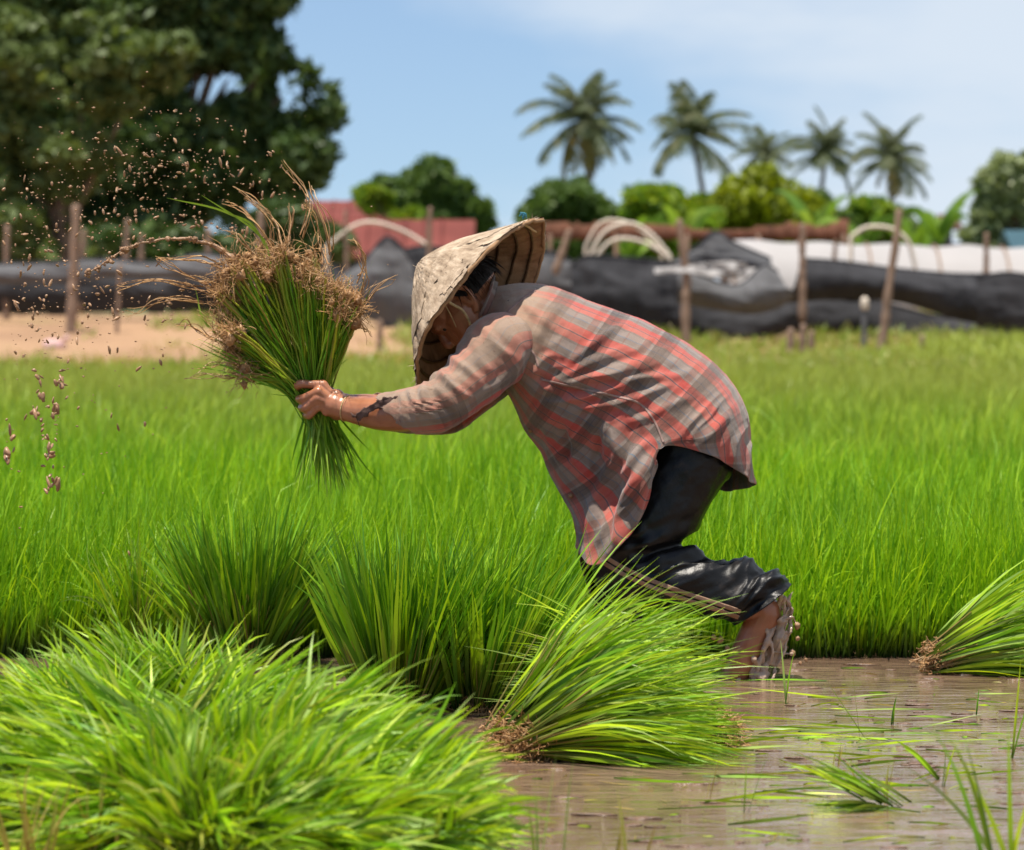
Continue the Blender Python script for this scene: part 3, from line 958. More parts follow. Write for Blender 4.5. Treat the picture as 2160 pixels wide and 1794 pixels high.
house('farm_house', 'house with the higher red tin roof behind the held rice', 625, 772, 462, 424, 104, 5, M['wall_dark'], M['redroof'])
house('farm_house', 'house with a short red roof between the higher and the long roof', 762, 826, 482, 446, 101, 4, M['wall_dark'], M['redroof'])
house('farm_house', 'long low house with a red tin roof just left of the straw hat', 690, 1000, 540, 464, 92, 6, M['wall_dark'], M['redroof'])
house('hut', 'small brown hut beside the pale tree at right', 1990, 2030, 478, 452, 104, 3, M['wall_dark'], M['brown_roof'], 'hut')
house('shed', 'shed with a teal roof corner at the right edge', 2138, 2230, 536, 486, 74, 3, M['rust'], M['teal_roof'], 'shed')

# rusty sheet fence behind the netting
t = empty('rusty_fence', P(1440, 560, 70 - D), 'long rusty sheet fence below the bushes and palms', 'fence')
xs = np.linspace(P(1140, 0, 62)[0], P(1790, 0, 62)[0], 260)
top = P(0, 484, 62)[2] + 0.05 * np.sin(xs * 1.1) + np.round(fbm(np.stack([xs * 1.6, xs * 0, xs * 0], -1), 77) * 5) * .06 - .08
V = np.stack([np.stack([xs, 62 + 0.04 * np.sign(np.sin(xs * 24)), np.full_like(xs, z)], -1) if z is not None else np.stack([xs, 62 + 0.04 * np.sign(np.sin(xs * 24)), top], -1) for z in (P(0, 506, 62)[2], P(0, 496, 62)[2], None)])
o = mesh('sheet', V.reshape(-1, 3), grid_faces(3, 260), M['rust'], t, smooth=False)
md = o.modifiers.new('th', 'SOLIDIFY'); md.thickness = 0.02
for x_ in (1160, 1300, 1450, 1600, 1780):
    a = P(x_, 500, 61.85)
    V, F = tube(np.array([[a[0], a[1], .45], a]), .05, 8)
    mesh('fence_post', V, F, M['post'], t)


# ---------------------------------------------------------------- white tunnel, bent pipes, black netting, posts
d = 60.0
t = empty('plastic_tunnel', P(1850, 640, d - D), 'long low tunnel covered in white plastic film at right', 'tunnel')
xs = np.linspace(P(1530, 0, d - D)[0], P(2260, 0, d - D)[0], 120)
th = np.linspace(0, math.pi, 24)
zt = P(0, 508, d - D)[2]
V = np.stack([np.stack([np.full_like(th, x), d - D - np.cos(th) * 1.3 + 0.3, 0.55 + (zt - 0.55 - 0.05 * (x - xs[0]) / 2 + 0.02 * math.sin(x * 5)) * np.sin(th) ** .8], -1) for x in xs])
V = V + (fbm(V * 1.4, 91) - .5)[..., None] * 0.05
o = mesh('cover', V.reshape(-1, 3), grid_faces(len(xs), 24), M['white_film'], t)
md = o.modifiers.new('th', 'SOLIDIFY'); md.thickness = 0.01
for x in np.linspace(xs[0] + .1, xs[-1], 6):
    V, F = tube(np.stack([np.full_like(th, x), d - D - np.cos(th) * 1.33 + 0.3, 0.55 + (zt - 0.53 - 0.05 * (x - xs[0]) / 2) * np.sin(th) ** .8], -1), .02, 8)
    mesh('hoop', V, F, M['post'], t)


def hoop(pts, d, label, r=0.035):
    b = P(*pts[0], d - D)
    t = empty('bent_pipe', (b[0], b[1], 0.55), label, 'bent pipe', 'bent pipe arches of open tunnels')
    q = cr(np.array([P(px, py, d - D) for px, py in pts]), 28)
    q = np.concatenate([[q[0] * [1, 1, 0] + [0, 0, .5]], q, [q[-1] * [1, 1, 0] + [0, 0, .5]]])
    V, F = tube(q, r, 8)
    mesh('arch', V, F, M['pipe'], t)


hoop([(1245, 540), (1275, 490), (1325, 472), (1370, 492), (1412, 540)], 57.0, 'larger pale bent pipe arch left of the crooked post', .036)
hoop([(1255, 545), (1285, 512), (1320, 504), (1365, 515), (1410, 542)], 56.5, 'flatter pale pipe arch under the larger arch', .03)
hoop([(1235, 520), (1262, 475), (1300, 465), (1345, 482), (1395, 530)], 59.0, 'pale pipe arch set farthest back of the three behind the crooked post', .026)
hoop([(690, 520), (745, 478), (790, 470), (850, 488), (905, 520)], 57.0, 'pale bent pipe arch before the long red roof', .032)
hoop([(1795, 500), (1830, 480), (1880, 483), (1915, 510), (1930, 560)], 55.5, 'pale pipe arch crossing the white tunnel beside the leaning pole', .034)


def net(label, top, bot, d, mt, seed, belly=0.35, group='black shade nets strung along the field'):
    nu, nv = 90, 34
    tp = cr(np.array([P(px, py, d - D) for px, py in top]), nu); bt = cr(np.array([P(px, py, d - D) for px, py in bot]), nu)
    c = tp.mean(0) * .5 + bt.mean(0) * .5
    t = empty('shade_net', (c[0], c[1], bt[:, 2].min()), label, 'shade net', group)
    v = np.linspace(0, 1, nv)[None, :, None]
    V = tp[:, None, :] * (1 - v) + bt[:, None, :] * v
    q = V * np.array([0.8, 1, 1.6]); q[..., 1] = seed
    fold = fbm(q, seed, 4) - .5
    q2 = V * np.array([1.2, 1, 3.4]); q2[..., 0] += V[..., 2] * 1.5; q2[..., 1] = seed + 5
    fold2 = np.abs(fbm(q2, seed + 3, 3) - .5)
    q3 = V * np.array([2.6, 1, .5]); q3[..., 0] += .5 * V[..., 2]; q3[..., 1] = seed + 9
    fold3 = 1 - np.abs(2 * fbm(q3, seed + 6, 3) - 1)
    w = np.sin(np.pi * np.clip(v[..., 0], 0, 1))
    V[..., 1] += -belly * w * .45 + fold * 0.22 + fold2 * 0.10 + (fold3 - .6) * .14
    V[..., 2] += fold2 * -.25 * w
    o = mesh('netting', V.reshape(-1, 3), grid_faces(nu, nv), M[mt], t)
    md = o.modifiers.new('th', 'SOLIDIFY'); md.thickness = 0.012
    V2, F2 = tube(np.concatenate([V[:, 0, :]]), .02, 6)
    mesh('edge_cord', V2, F2, M['net'], t)
    return t


net('black shade net along the left edge behind the splashed mud', [(-420, 560), (-200, 572), (90, 565), (180, 552), (320, 562), (460, 545), (560, 560)], [(-420, 670), (-200, 664), (150, 662), (320, 655), (480, 668), (560, 672)], 58, 'net', 101)
net('grey net band lying over the left black net', [(-60, 558), (120, 552), (200, 545), (330, 552), (430, 535), (520, 550)], [(-60, 600), (120, 596), (240, 586), (360, 588), (520, 594)], 56.8, 'net_grey', 111, .15)
net('black shade net behind the held bunch of rice', [(520, 575), (600, 565), (700, 560), (740, 572)], [(520, 675), (620, 668), (700, 680), (740, 690)], 57, 'net', 102)
net('grey peaked shade net between the held rice and the straw hat', [(690, 600), (770, 545), (818, 500), (868, 552), (890, 640)], [(690, 655), (760, 668), (820, 690), (860, 692), (890, 690)], 56, 'net_grey', 103, .3)
net('black shade net just behind the straw hat', [(845, 528), (900, 520), (1000, 530), (1110, 520), (1190, 540)], [(845, 650), (920, 680), (1000, 690), (1100, 690), (1190, 690)], 57.5, 'net', 104)
net('grey sloping net right of the straw hat', [(1085, 555), (1140, 535), (1180, 540), (1225, 560)], [(1085, 640), (1140, 650), (1180, 660), (1235, 650)], 55.5, 'net_grey', 105, .2)
net('black net with a level top between the straw hat and the crooked post', [(1205, 560), (1240, 540), (1330, 545), (1420, 552), (1470, 548)], [(1205, 690), (1300, 700), (1380, 710), (1440, 705), (1470, 690)], 55, 'net', 106)
net('grey tent shaped net peak right of the crooked post', [(1420, 552), (1470, 520), (1508, 488), (1550, 512), (1625, 545)], [(1420, 560), (1470, 566), (1520, 568), (1580, 566), (1640, 570)], 54.5, 'net_grey', 107, .12)
net('wide sagging net under the grey peak', [(1430, 562), (1500, 590), (1560, 600), (1610, 560), (1640, 572)], [(1430, 640), (1490, 650), (1570, 662), (1630, 655), (1680, 628)], 53.5, 'net_grey', 108, .35)
net('black drooping net hanging low under the wide sagging net', [(1430, 620), (1500, 640), (1570, 660), (1630, 652), (1690, 620)], [(1430, 700), (1480, 722), (1550, 732), (1620, 715), (1690, 690)], 54.2, 'net', 109, .3)
net('black net with a high left corner below the white tunnel', [(1690, 545), (1780, 552), (1900, 568), (2020, 578), (2110, 578)], [(1660, 640), (1780, 632), (1900, 640), (2020, 675), (2110, 690)], 54, 'net', 110, .45)
net('lower black net trailing to the grass right of the leaning pole', [(1640, 640), (1740, 630), (1860, 638), (1990, 668), (2200, 680)], [(1640, 690), (1740, 715), (1860, 738), (1990, 742), (2200, 735)], 54.8, 'net', 112, .3)
net('black net at the right edge beyond the other nets', [(2060, 585), (2120, 575), (2170, 580), (2240, 590)], [(2060, 690), (2120, 700), (2170, 705), (2240, 700)], 53.4, 'net', 113, .3)

# torn pale plastic behind the peak
t = empty('plastic_sheet', P(1480, 600, 54 - D), 'torn whitish plastic sheet showing under the grey net peak', 'plastic sheet')
tp = cr(np.array([P(px, py, 53.0 - D) for px, py in ((1380, 566), (1450, 560), (1530, 552), (1575, 556))]), 40); bt = cr(np.array([P(px, py, 53.0 - D) for px, py in ((1380, 578), (1450, 576), (1530, 590), (1575, 584))]), 40)
v = np.linspace(0, 1, 10)[None, :, None]
V = tp[:, None] * (1 - v) + bt[:, None] * v
V[..., 1] += (fbm(V * 4, 7) - .5) * .4
o = mesh('film', V.reshape(-1, 3), grid_faces(40, 10), M['white_film'], t)
md = o.modifiers.new('th', 'SOLIDIFY'); md.thickness = 0.008


def post(px0, py0, px1, py1, d, label, r=0.035, bend=0.0, mt='post', name='wooden_post'):
    a = P(px0, py0, d - D); b = P(px1, py1, d - D)
    k = (a - b) / np.linalg.norm(a - b)
    mid = (a + b) / 2 + np.array([bend, 0, 0])
    q = cr(np.array([b - k * .25, b * .7 + a * .3 + np.array([bend * .5, 0, 0]), mid, a]), 16)
    q[:, 0] += (fbm(np.stack([q[:, 2] * 2, q[:, 0] * 0, q[:, 0]], -1), int(px0)) - .5) * .06
    V, F = tube(q, np.linspace(r * 1.1, r * .8, 16) * (1 + .15 * np.sin(np.arange(16) * 2.1)), 9)
    o = mesh(name, V - b, F, M[mt])
    o.location = b
    tag(o, label, 'post', 'wooden posts holding up the shade nets')


for a in ((160, 440, 150, 705, 55, 'thick grey wooden post left, standing in the flying mud', .085),
          (178, 490, 172, 620, 58, 'thinner post right behind the thick left post', .055),
          (14, 480, 14, 655, 58, 'grey post at the left edge of the picture', .06),
          (268, 468, 264, 570, 60, 'post between the thick left post and the long mud strand', .06),
          (300, 500, 297, 575, 60, 'shorter post beside the one before the dark bush', .055),
          (252, 560, 248, 690, 55, 'thin pale post in front of the left black net', .035),
          (440, 488, 436, 590, 60, 'post behind the mud strand left of the roots', .07),
          (553, 450, 548, 560, 60, 'pale post just behind the top of the root cluster', .075),
          (730, 448, 730, 560, 57, 'thin pale post before the red roofs by the arch', .035),
          (908, 442, 905, 530, 56, 'grey post between red roofs and straw hat', .05),
          (800, 680, 800, 775, 52, 'short stump post under the peaked grey net', .05),
          (1200, 490, 1183, 540, 55, 'short leaning post right of the straw hat', .06),
          (1434, 470, 1447, 712, 53, 'crooked wooden post rising above the back of the shirt', .07, .05),
          (1693, 478, 1692, 635, 53.5, 'straight post left of the leaning pole crossing the white tunnel', .06),
          (1692, 690, 1690, 800, 50, 'brown post in the sandy bank below the straight post', .06),
          (1668, 700, 1664, 790, 50.5, 'short sandy stake left of the brown post', .07),
          (1712, 705, 1709, 790, 50.6, 'short sandy stake right of the brown post', .06),
          (1898, 448, 1850, 800, 50, 'long leaning pole crossing the black net at right', .065),
          (1762, 510, 1760, 560, 57, 'faint thin post in front of the white tunnel', .04),
          (2082, 496, 2079, 590, 56, 'thin post at right crossing the white tunnel', .05),
          (1946, 712, 1940, 812, 49, 'short stake in the grass right of the leaning pole', .05),
          (2078, 705, 2068, 800, 49, 'short stake near the right edge below the black net', .05)):
    post(*a[:6], *a[6:])
post(1824, 650, 1820, 790, 51, 'greyish pipe post with a pale cap left of the leaning pole', .05, 0, 'net_grey', 'pipe_post')
for o in [o for o in C.objects if o.name.startswith('pipe_post')]:
    v = np.array(P(1824, 648, 51 - D))
    V, F = tube(np.array([v, v + [0, 0, .09]]), .06, 10)
    mesh('cap', V, F, M['pipe'], o)

# pale pink sack on the bank
b0 = P(115, 742, 53 - D)
t = empty('pink_sack', b0, 'pale pink sack lying on the sandy bank at left', 'sack')
u, v = np.meshgrid(np.linspace(0, math.pi, 14), np.linspace(0, 2 * math.pi, 20, endpoint=False), indexing='ij')
V = np.stack([np.sin(u) * np.cos(v) * .17, np.sin(u) * np.sin(v) * .15, np.cos(u) * .11 + .08], -1)
V = V * (1 + .5 * (fbm(V * 8, 4) - .5))[..., None] + b0
mesh('sack_body', V.reshape(-1, 3), grid_faces(14, 20, True), M['pink'], t)
V, F = tube(np.array([b0 + [.10, -.05, .12], b0 + [.15, -.06, .19], b0 + [.19, -.08, .20]]), np.array([.03, .02, .05]), 8)
mesh('tied_neck', V, F, M['pink'], t)

#=====================================================================  PERSON
person = empty('person', P(1300, 1410, 0) * np.array([1, 1, 0]), 'farm worker in straw hat and muddy red plaid shirt bending to shake rice seedlings', 'person')

# --- body: one continuous surface
def hand(wrist, mcps, pips, dips, tips, th, r=0.0088):
    ch = []
    wr = np.array(wrist)
    for k in range(4):
        a, b, c, e = (np.array(x[k]) for x in (mcps, pips, dips, tips))
        s = (0.98, 1.0, .97, .84)[k]
        ch.append((np.array([wr * .75 + a * .25, wr * .35 + a * .65, a]), [r * 1.35, r * 1.2, r * 1.08 * s], 10))
        ch.append((np.array([a, (a + b) / 2, b, c, e]), [r * 1.12 * s, r * 1.0 * s, r * 1.06 * s, r * .95 * s, r * .82 * s], 22))
    ch.append((np.array(th), [r * 1.5, r * 1.25, r * 1.1, r * .85], 16))
    return ch


near_arm = [P(1122, 722, -.10), P(1064, 740, -.142), P(1007, 787, -.192), P(960, 828, -.222), P(907, 858, -.24), P(862, 868, -.215), P(810, 872, -.18), P(765, 868, -.15), P(728, 861, -.128), P(706, 854, -.122)]
near_rad = [.048, .052, .046, .043, .044, .045, .040, .0335, .0285, .029]
far_arm = [P(1125, 700, .15), P(1072, 740, .19), P(1017, 795, .19), P(975, 835, .19), P(925, 866, .18), P(870, 868, .13), P(815, 868, .08), P(765, 862, .03), P(735, 858, .005), P(712, 853, -.005)]

chains = [
    ([P(1062, 655), P(1150, 725), P(1260, 785), P(1380, 855), P(1470, 925)], [.055, .095, .10, .10, .11], 26),
    ([P(1110, 690, -.06), P(1180, 745, -.08), P(1300, 805, -.07), P(1450, 925, -.06)], [.05, .085, .08, .09], 22),
    ([P(1100, 680, .07), P(1180, 745, .08), P(1300, 805, .07), P(1450, 925, .06)], [.05, .085, .08, .09], 22),
    (near_arm, near_rad, 60), (far_arm, near_rad, 60),
    ([P(1075, 660), P(1030, 655), P(990, 645)], [.052, .048, .05], 12),
]
# head: crown points to the upper left, the face looks down and left
hc = P(985, 642, 0)
hu = unit(np.array([-0.80, 0.05, 0.58])); hf = unit(np.array([-0.55, 0, -0.82])); hf = unit(hf - hu * np.dot(hf, hu)); hs = np.cross(hu, hf)


def H(u, f, s):
    return hc + hu * u + hf * f + hs * s


chains += [
    ([H(.035, -.035, 0), H(.035, .025, 0)], [.074, .072], 8),
    ([H(0, .02, 0), H(-.06, .045, 0), H(-.095, .06, 0)], [.068, .052, .032], 12),
    ([H(.0, .02, .03), H(-.05, .035, .028)], [.05, .042], 8), ([H(.0, .02, -.03), H(-.05, .035, -.028)], [.05, .042], 8),
    ([H(.015, .088, 0), H(-.012, .100, 0), H(-.022, .098, 0)], [.007, .011, .012], 10),
    ([H(.022, .082, -.035), H(.026, .090, 0), H(.022, .082, .035)], [.010, .011, .010], 10),
    ([H(-.050, .080, -.020), H(-.047, .090, 0), H(-.050, .080, .020)], [.005, .0065, .005], 10),
    ([H(-.060, .079, -.017), H(-.062, .089, 0), H(-.060, .079, .017)], [.005, .0065, .005], 10),
]
for s in (-1, 1):
    chains.append(([H(.025, .0, s * .070), H(.035, -.015, s * .083), H(.015, -.028, s * .086), H(-.012, -.018, s * .082), H(-.028, -.003, s * .072)], [.006, .0065, .0065, .0065, .007], 18))
    chains.append(([H(.015, -.008, s * .072), H(-.008, -.010, s * .076)], [.012, .010], 6))
# left hand: back of the hand to the camera, four fingers closing round the bunch
wr = P(708, 856, -.122)
chains += hand(wr, [P(682, 812, -.122), P(672, 826, -.136), P(669, 842, -.137), P(672, 858, -.130)],
               [P(632, 811, -.112), P(637, 842, -.120), P(643, 861, -.120), P(652, 877, -.115)],
               [P(628, 822, -.080), P(632, 842, -.082), P(637, 860, -.082), P(646, 876, -.082)],
               [P(645, 832, -.056), P(650, 846, -.054), P(654, 862, -.055), P(660, 876, -.058)],
               [P(708, 842, -.115), P(694, 826, -.085), P(672, 822, -.05), P(650, 824, -.045)], .0098)
chains.append((np.array([P(710, 838, -.116), P(695, 850, -.117), P(712, 870, -.116)]), [.019, .024, .019], 14))
chains.append((np.array([P(692, 830, -.122), P(688, 848, -.126), P(690, 866, -.122)]), [.014, .015, .014], 12))
# right hand hidden behind it
wr2 = P(714, 856, -.008)
chains += hand(wr2, [P(688, 822, .005), P(684, 837, .012), P(683, 853, .012), P(685, 868, .006)],
               [P(646, 818, .0), P(648, 840, .004), P(650, 857, .004), P(656, 872, .0)],
               [P(640, 826, -.02), P(641, 843, -.02), P(644, 860, -.02), P(650, 874, -.02)],
               [P(650, 833, -.038), P(652, 846, -.038), P(655, 861, -.038), P(660, 874, -.038)],
               [P(710, 846, -.01), P(698, 834, -.03), P(682, 828, -.04), P(666, 830, -.043)])
chains.append((np.array([P(712, 842, -.004), P(697, 852, .0), P(714, 868, -.004)]), [.018, .023, .018], 14))
# legs (inside the trousers) and feet
chains += [
    ([P(1455, 950, -.09), P(1370, 1080, -.10), P(1300, 1190, -.10), P(1400, 1220, -.115), P(1500, 1245, -.12), P(1585, 1278, -.115)], [.075, .07, .05, .055, .048, .034], 40),
    ([P(1575, 1272, -.115), P(1612, 1290, -.115), P(1600, 1325, -.115), P(1572, 1385, -.115), P(1548, 1425, -.115), P(1530, 1446, -.115)], [.038, .040, .038, .037, .032, .022], 26),
    ([P(1590, 1330, -.085), P(1560, 1400, -.08), P(1540, 1442, -.078)], [.026, .028, .016], 14),
    ([P(1455, 950, .09), P(1370, 1090, .10), P(1300, 1200, .10), P(1298, 1300, .10), P(1300, 1420, .10), P(1300, 1470, .10)], [.075, .07, .05, .048, .036, .034], 40),
    ([P(1310, 1465, .10), P(1260, 1468, .10), P(1210, 1475, .10)], [.038, .034, .026], 14),
]
for k in range(5):
    chains.append(([P(1545, 1425, -.135 + k * .016), P(1528 + k * 2, 1446, -.138 + k * .017), P(1518 + k * 3, 1458, -.138 + k * .017)], [.010, .009, .008], 8))


def skin_disp(co, no):
    k = (fbm(co * 45, 5, 3) - .5) * .0010
    # tendons and veins on the back of the hand
    q = co - P(690, 850, -.13)
    hnd = np.exp(-(np.sum(q ** 2, 1) / .04 ** 2))
    return k + hnd * (np.abs(vnoise(co * np.array([30, 60, 110.]), 3) - .5)) * .0007


body, body_bvh = skin_union('body', chains, 0.0026, M['skin'], person, 3, skin_disp)
for s in (-1, 1):
    u, v = np.meshgrid(np.linspace(0, math.pi, 10), np.linspace(0, 2 * math.pi, 14, endpoint=False), indexing='ij')
    V = H(.008, .071, s * .031) + .010 * np.stack([np.sin(u) * np.cos(v), np.sin(u) * np.sin(v), np.cos(u)], -1)
    mesh('eye', V.reshape(-1, 3), grid_faces(10, 14, True), M['eye'], person)

# hair: a cap of fine strands from the crown to the nape
u, v = np.meshgrid(np.linspace(0, 1, 40), np.linspace(0, 2 * math.pi, 60, endpoint=False), indexing='ij')
ph = v
low = 0.62 * math.pi - 0.42 * math.pi * smooth01((np.cos(ph) + .35) / 1.2)       # shorter over the face (cos=1)
th = u * low
rr = 0.092 * (1 + .05 * (vnoise(np.stack([ph * 9, u * 2, u * 0], -1), 9) - .5)) + 0.004
V = H(.028, -.006, 0) + rr[..., None] * (np.cos(th)[..., None] * hu * 1.05 + (np.sin(th) * np.cos(ph))[..., None] * hf * 1.12 + (np.sin(th) * np.sin(ph))[..., None] * hs * .92)
hair = mesh('hair', V.reshape(-1, 3), grid_faces(40, 60, True), M['hair'], person)
n = 260
a = rng.random(n) * 2 * math.pi
base = H(.028, -.006, 0) + .094 * (np.cos(1.5) * hu + np.sin(1.5) * (-np.abs(np.cos(a)))[:, None] * hf * 1.12 + (np.sin(1.5) * np.sin(a))[:, None] * hs * .92)
v_, f_, a_ = blades(base, np.repeat((-hu)[None], n, 0) + rng.normal(0, .3, (n, 3)), .03 + .04 * rng.random(n), .003, .6, 4)
mesh('loose_hair', v_, f_, M['hair'], hair)

# --- trousers
near_leg = [P(1462, 955, -.085), P(1395, 1075, -.095), P(1315, 1180, -.098), P(1330, 1205, -.102), P(1400, 1216, -.112), P(1500, 1240, -.12), P(1590, 1266, -.115)]
tro = [
    ([P(1400, 850, 0), P(1450, 915, 0), P(1472, 965, 0)], [.10, .115, .09], 12),
    ([P(1430, 890, -.07), P(1462, 950, -.08)], [.10, .100], 10), ([P(1430, 890, .07), P(1462, 950, .08)], [.10, .100], 10),
    (near_leg, [.098, .088, .072, .070, .075, .069, .062], 50),
    ([P(1540, 1250, -.118), P(1590, 1260, -.115), P(1640, 1285, -.115)], [.072, .074, .070], 14),
    ([P(1462, 955, .085), P(1390, 1085, .10), P(1312, 1185, .10), P(1305, 1260, .10), P(1303, 1350, .10), P(1303, 1440, .10)], [.09, .088, .072, .058, .052, .05], 50),
]


def tro_disp(co, no):
    d = (fbm(co * np.array([9, 9, 9.]), 15, 4) - .5) * .022
    px = 1080 + co[:, 0] / (D + co[:, 1]) * FPX; py = HY - (co[:, 2] - HCAM) / (D + co[:, 1]) * FPX
    # gathered folds towards the wet hem, and folds fanning from the back of the knee
    hem = smooth01((px - 1500) / 90)
    s = (px - 1500) * .55 + (py - 1230) * .83
    d += hem * .0075 * np.sin(s / 9.0 + 2 * fbm(co * 14, 3))
    kn = np.exp(-(((px - 1445) / 75) ** 2 + ((py - 1150) / 45) ** 2))
    d += kn * .010 * np.sin(((px - 1300) * .35 + (py - 1150)) / 9.0)
    q = np.stack([(px * .35 + py * .94) / 17 + 1.6 * fbm(np.stack([px / 60, py / 60, px * 0], -1), 5, 2), (px * .94 - py * .35) / 110, co[:, 1] * 9], -1)
    vv_ = 1 - np.abs(2 * vnoise(q, 77) - 1)
    d += (vv_ ** 1.5 - .4) * .0060 * (smooth01((py - 1100) / 60) + .35)
    q = np.stack([(px * .75 + py * .66) / 15 + 1.2 * fbm(np.stack([px / 40, py / 40, px * 0], -1), 9, 2), (px * .66 - py * .75) / 90, co[:, 1] * 9], -1)
    d += ((1 - np.abs(2 * vnoise(q, 78) - 1)) ** 1.5 - .4) * .009 * hem
    kn2 = np.exp(-(((px - 1320) / 60) ** 2 + ((py - 1190) / 60) ** 2))
    d += kn2 * .006 * np.sin(((px - 1300) * .9 - (py - 1150) * .5) / 8.0)
    return d


trousers, tro_bvh = skin_union('trousers', tro, 0.0038, M['black'], person, 9, tro_disp)


# the hem of the lifted leg is cut open across the ankle
bmh = bmesh.new(); bmh.from_mesh(trousers.data)
hp = P(1605, 1277, -.115) - parent_loc(person); hn = unit(np.array([.58, 0, -.82]))
geo = [f for f in bmh.faces if f.calc_center_median().y < -.0 and f.calc_center_median().x > P(1450, 0, -.1)[0] - parent_loc(person)[0]]
gv = set(v for f in geo for v in f.verts); ge = set(e for f in geo for e in f.edges)
bmesh.ops.bisect_plane(bmh, geom=list(gv) + list(ge) + geo, plane_co=Vector(hp), plane_no=Vector(hn), clear_outer=True)
bmh.to_mesh(trousers.data); bmh.free()
md = trousers.modifiers.new('th', 'SOLIDIFY'); md.thickness = 0.0025; md.offset = -1


def drape_ribbon(name, pts, w_px, bvh, m, parent, off=.0022, n=90, y0=-1.0):
    """a strip of cloth laid on a surface, found by looking for the surface along y"""
    q = cr(np.array(pts, float), n)
    tg = unit(np.gradient(q, axis=0)); nm = np.stack([-tg[:, 1], tg[:, 0]], -1)
    rows = []
    for j in np.linspace(-.5, .5, 5):
        row = []
        for (px, py), k in zip(q, nm):
            x, y = px + k[0] * w_px * j, py + k[1] * w_px * j
            a = Vector(P(x, y, y0)); dr = (Vector(P(x, y, 0.2)) - a).normalized()
            h = bvh.ray_cast(a, dr)
            row.append(np.array(h[0] - dr * off) if h[0] is not None else None)
        rows.append(row)
    ok = [k for k in range(n) if all(r[k] is not None for r in rows)]
    V = np.array([[r[k] for r in rows] for k in ok])
    o = mesh(name, V.reshape(-1, 3), grid_faces(len(ok), 5), m, parent)
    md = o.modifiers.new('th', 'SOLIDIFY'); md.thickness = 0.0012; md.offset = 0
    return o


st = [(1278, 1176), (1304, 1192), (1348, 1214), (1392, 1232), (1444, 1251), (1496, 1268), (1540, 1283), (1562, 1291)]
drape_ribbon('side_stripe', st, 9, tro_bvh, M['stripe'], trousers)
drape_ribbon('side_stripe', [(x - 4, y + 12) for x, y in st], 9, tro_bvh, M['stripe'], trousers)

# --- shirt: control points traced row by row from the collar to the hem, with their real depth
near_rows = [
    [(1048, 602, 0), (1046, 611, -.035), (1042, 626, -.052), (1036, 643, -.060), (1032, 652, -.062), (1028, 661, -.060), (1024, 668, -.055), (1020, 675, -.045), (1017, 680, -.032), (1014, 686, -.016), (1012, 690, -.004)],
    [(1100, 597, 0), (1096, 606, -.07), (1088, 630, -.128), (1077, 660, -.158), (1070, 680, -.163), (1064, 698, -.160), (1056, 712, -.150), (1047, 727, -.125), (1040, 738, -.09), (1033, 747, -.045), (1030, 750, -.006)],
    [(1163, 606, 0), (1160, 618, -.09), (1150, 652, -.162), (1137, 700, -.190), (1128, 730, -.194), (1120, 755, -.192), (1110, 780, -.182), (1100, 805, -.160), (1091, 825, -.120), (1084, 842, -.064), (1081, 850, -.008)],
    [(1260, 641, 0), (1256, 655, -.09), (1242, 698, -.165), (1222, 748, -.194), (1208, 780, -.198), (1194, 806, -.196), (1176, 838, -.186), (1155, 868, -.165), (1132, 889, -.124), (1114, 902, -.068), (1106, 908, -.008)],
    [(1360, 677, 0), (1355, 692, -.09), (1336, 738, -.165), (1308, 788, -.196), (1288, 820, -.201), (1268, 850, -.200), (1244, 884, -.190), (1216, 912, -.168), (1186, 934, -.130), (1156, 950, -.075), (1141, 955, -.008)],
    [(1455, 728, 0), (1447, 744, -.09), (1422, 788, -.166), (1384, 836, -.199), (1354, 866, -.206), (1326, 894, -.206), (1292, 932, -.203), (1258, 964, -.150), (1222, 985, -.140), (1182, 1002, -.085), (1164, 1008, -.008)],
    [(1530, 791, 0), (1521, 806, -.09), (1490, 842, -.166), (1442, 880, -.204), (1398, 905, -.216), (1362, 936, -.218), (1322, 984, -.240), (1286, 1030, -.170), (1246, 1046, -.140), (1204, 1052, -.09), (1186, 1052, -.008)],
    [(1573, 864, 0), (1564, 876, -.09), (1534, 898, -.166), (1480, 918, -.206), (1408, 926, -.220), (1376, 962, -.224), (1345, 1030, -.250), (1308, 1085, -.198), (1264, 1112, -.190), (1220, 1110, -.12), (1203, 1082, -.012)],
    [(1584, 945, 0), (1576, 948, -.088), (1545, 946, -.160), (1490, 938, -.202), (1406, 936, -.222), (1380, 985, -.228), (1358, 1058, -.244), (1316, 1122, -.224), (1266, 1160, -.200), (1224, 1150, -.135), (1211, 1108, -.016)],
    [(1591, 1024, 0), (1580, 1014, -.085), (1550, 990, -.152), (1496, 960, -.198), (1402, 942, -.223), (1381, 1000, -.230), (1363, 1078, -.232), (1320, 1140, -.230), (1258, 1192, -.204), (1221, 1172, -.140), (1213, 1128, -.02)],
]
far_over = {7: {10: (1208, 1098), 9: (1222, 1120), 8: (1246, 1120)}, 8: {1: (1578, 965), 2: (1560, 985), 3: (1535, 985), 4: (1440, 960), 10: (1222, 1180), 9: (1232, 1195), 8: (1252, 1200), 7: (1290, 1150)},
            9: {1: (1584, 1034), 2: (1560, 1042), 3: (1528, 1042), 4: (1450, 985), 10: (1248, 1262), 9: (1252, 1278), 8: (1266, 1262), 7: (1300, 1170)}}
NC = 11
ctrl = []
for i, row in enumerate(near_rows):
    near = [P(*c) for c in row]
    far = []
    for j in range(NC - 1, 0, -1):
        px, py, y = row[j]
        if i in far_over and j in far_over[i]: px, py = far_over[i][j]
        y2 = -y * (1.0 if j < 9 else .9)
        # same height in the world as the near half, not the same pixel
        p = P(px, py, 0); far.append(np.array([p[0], y2, p[2]]))
    ctrl.append(far + near)
ctrl = np.array(ctrl)                                   # (10, 21, 3)
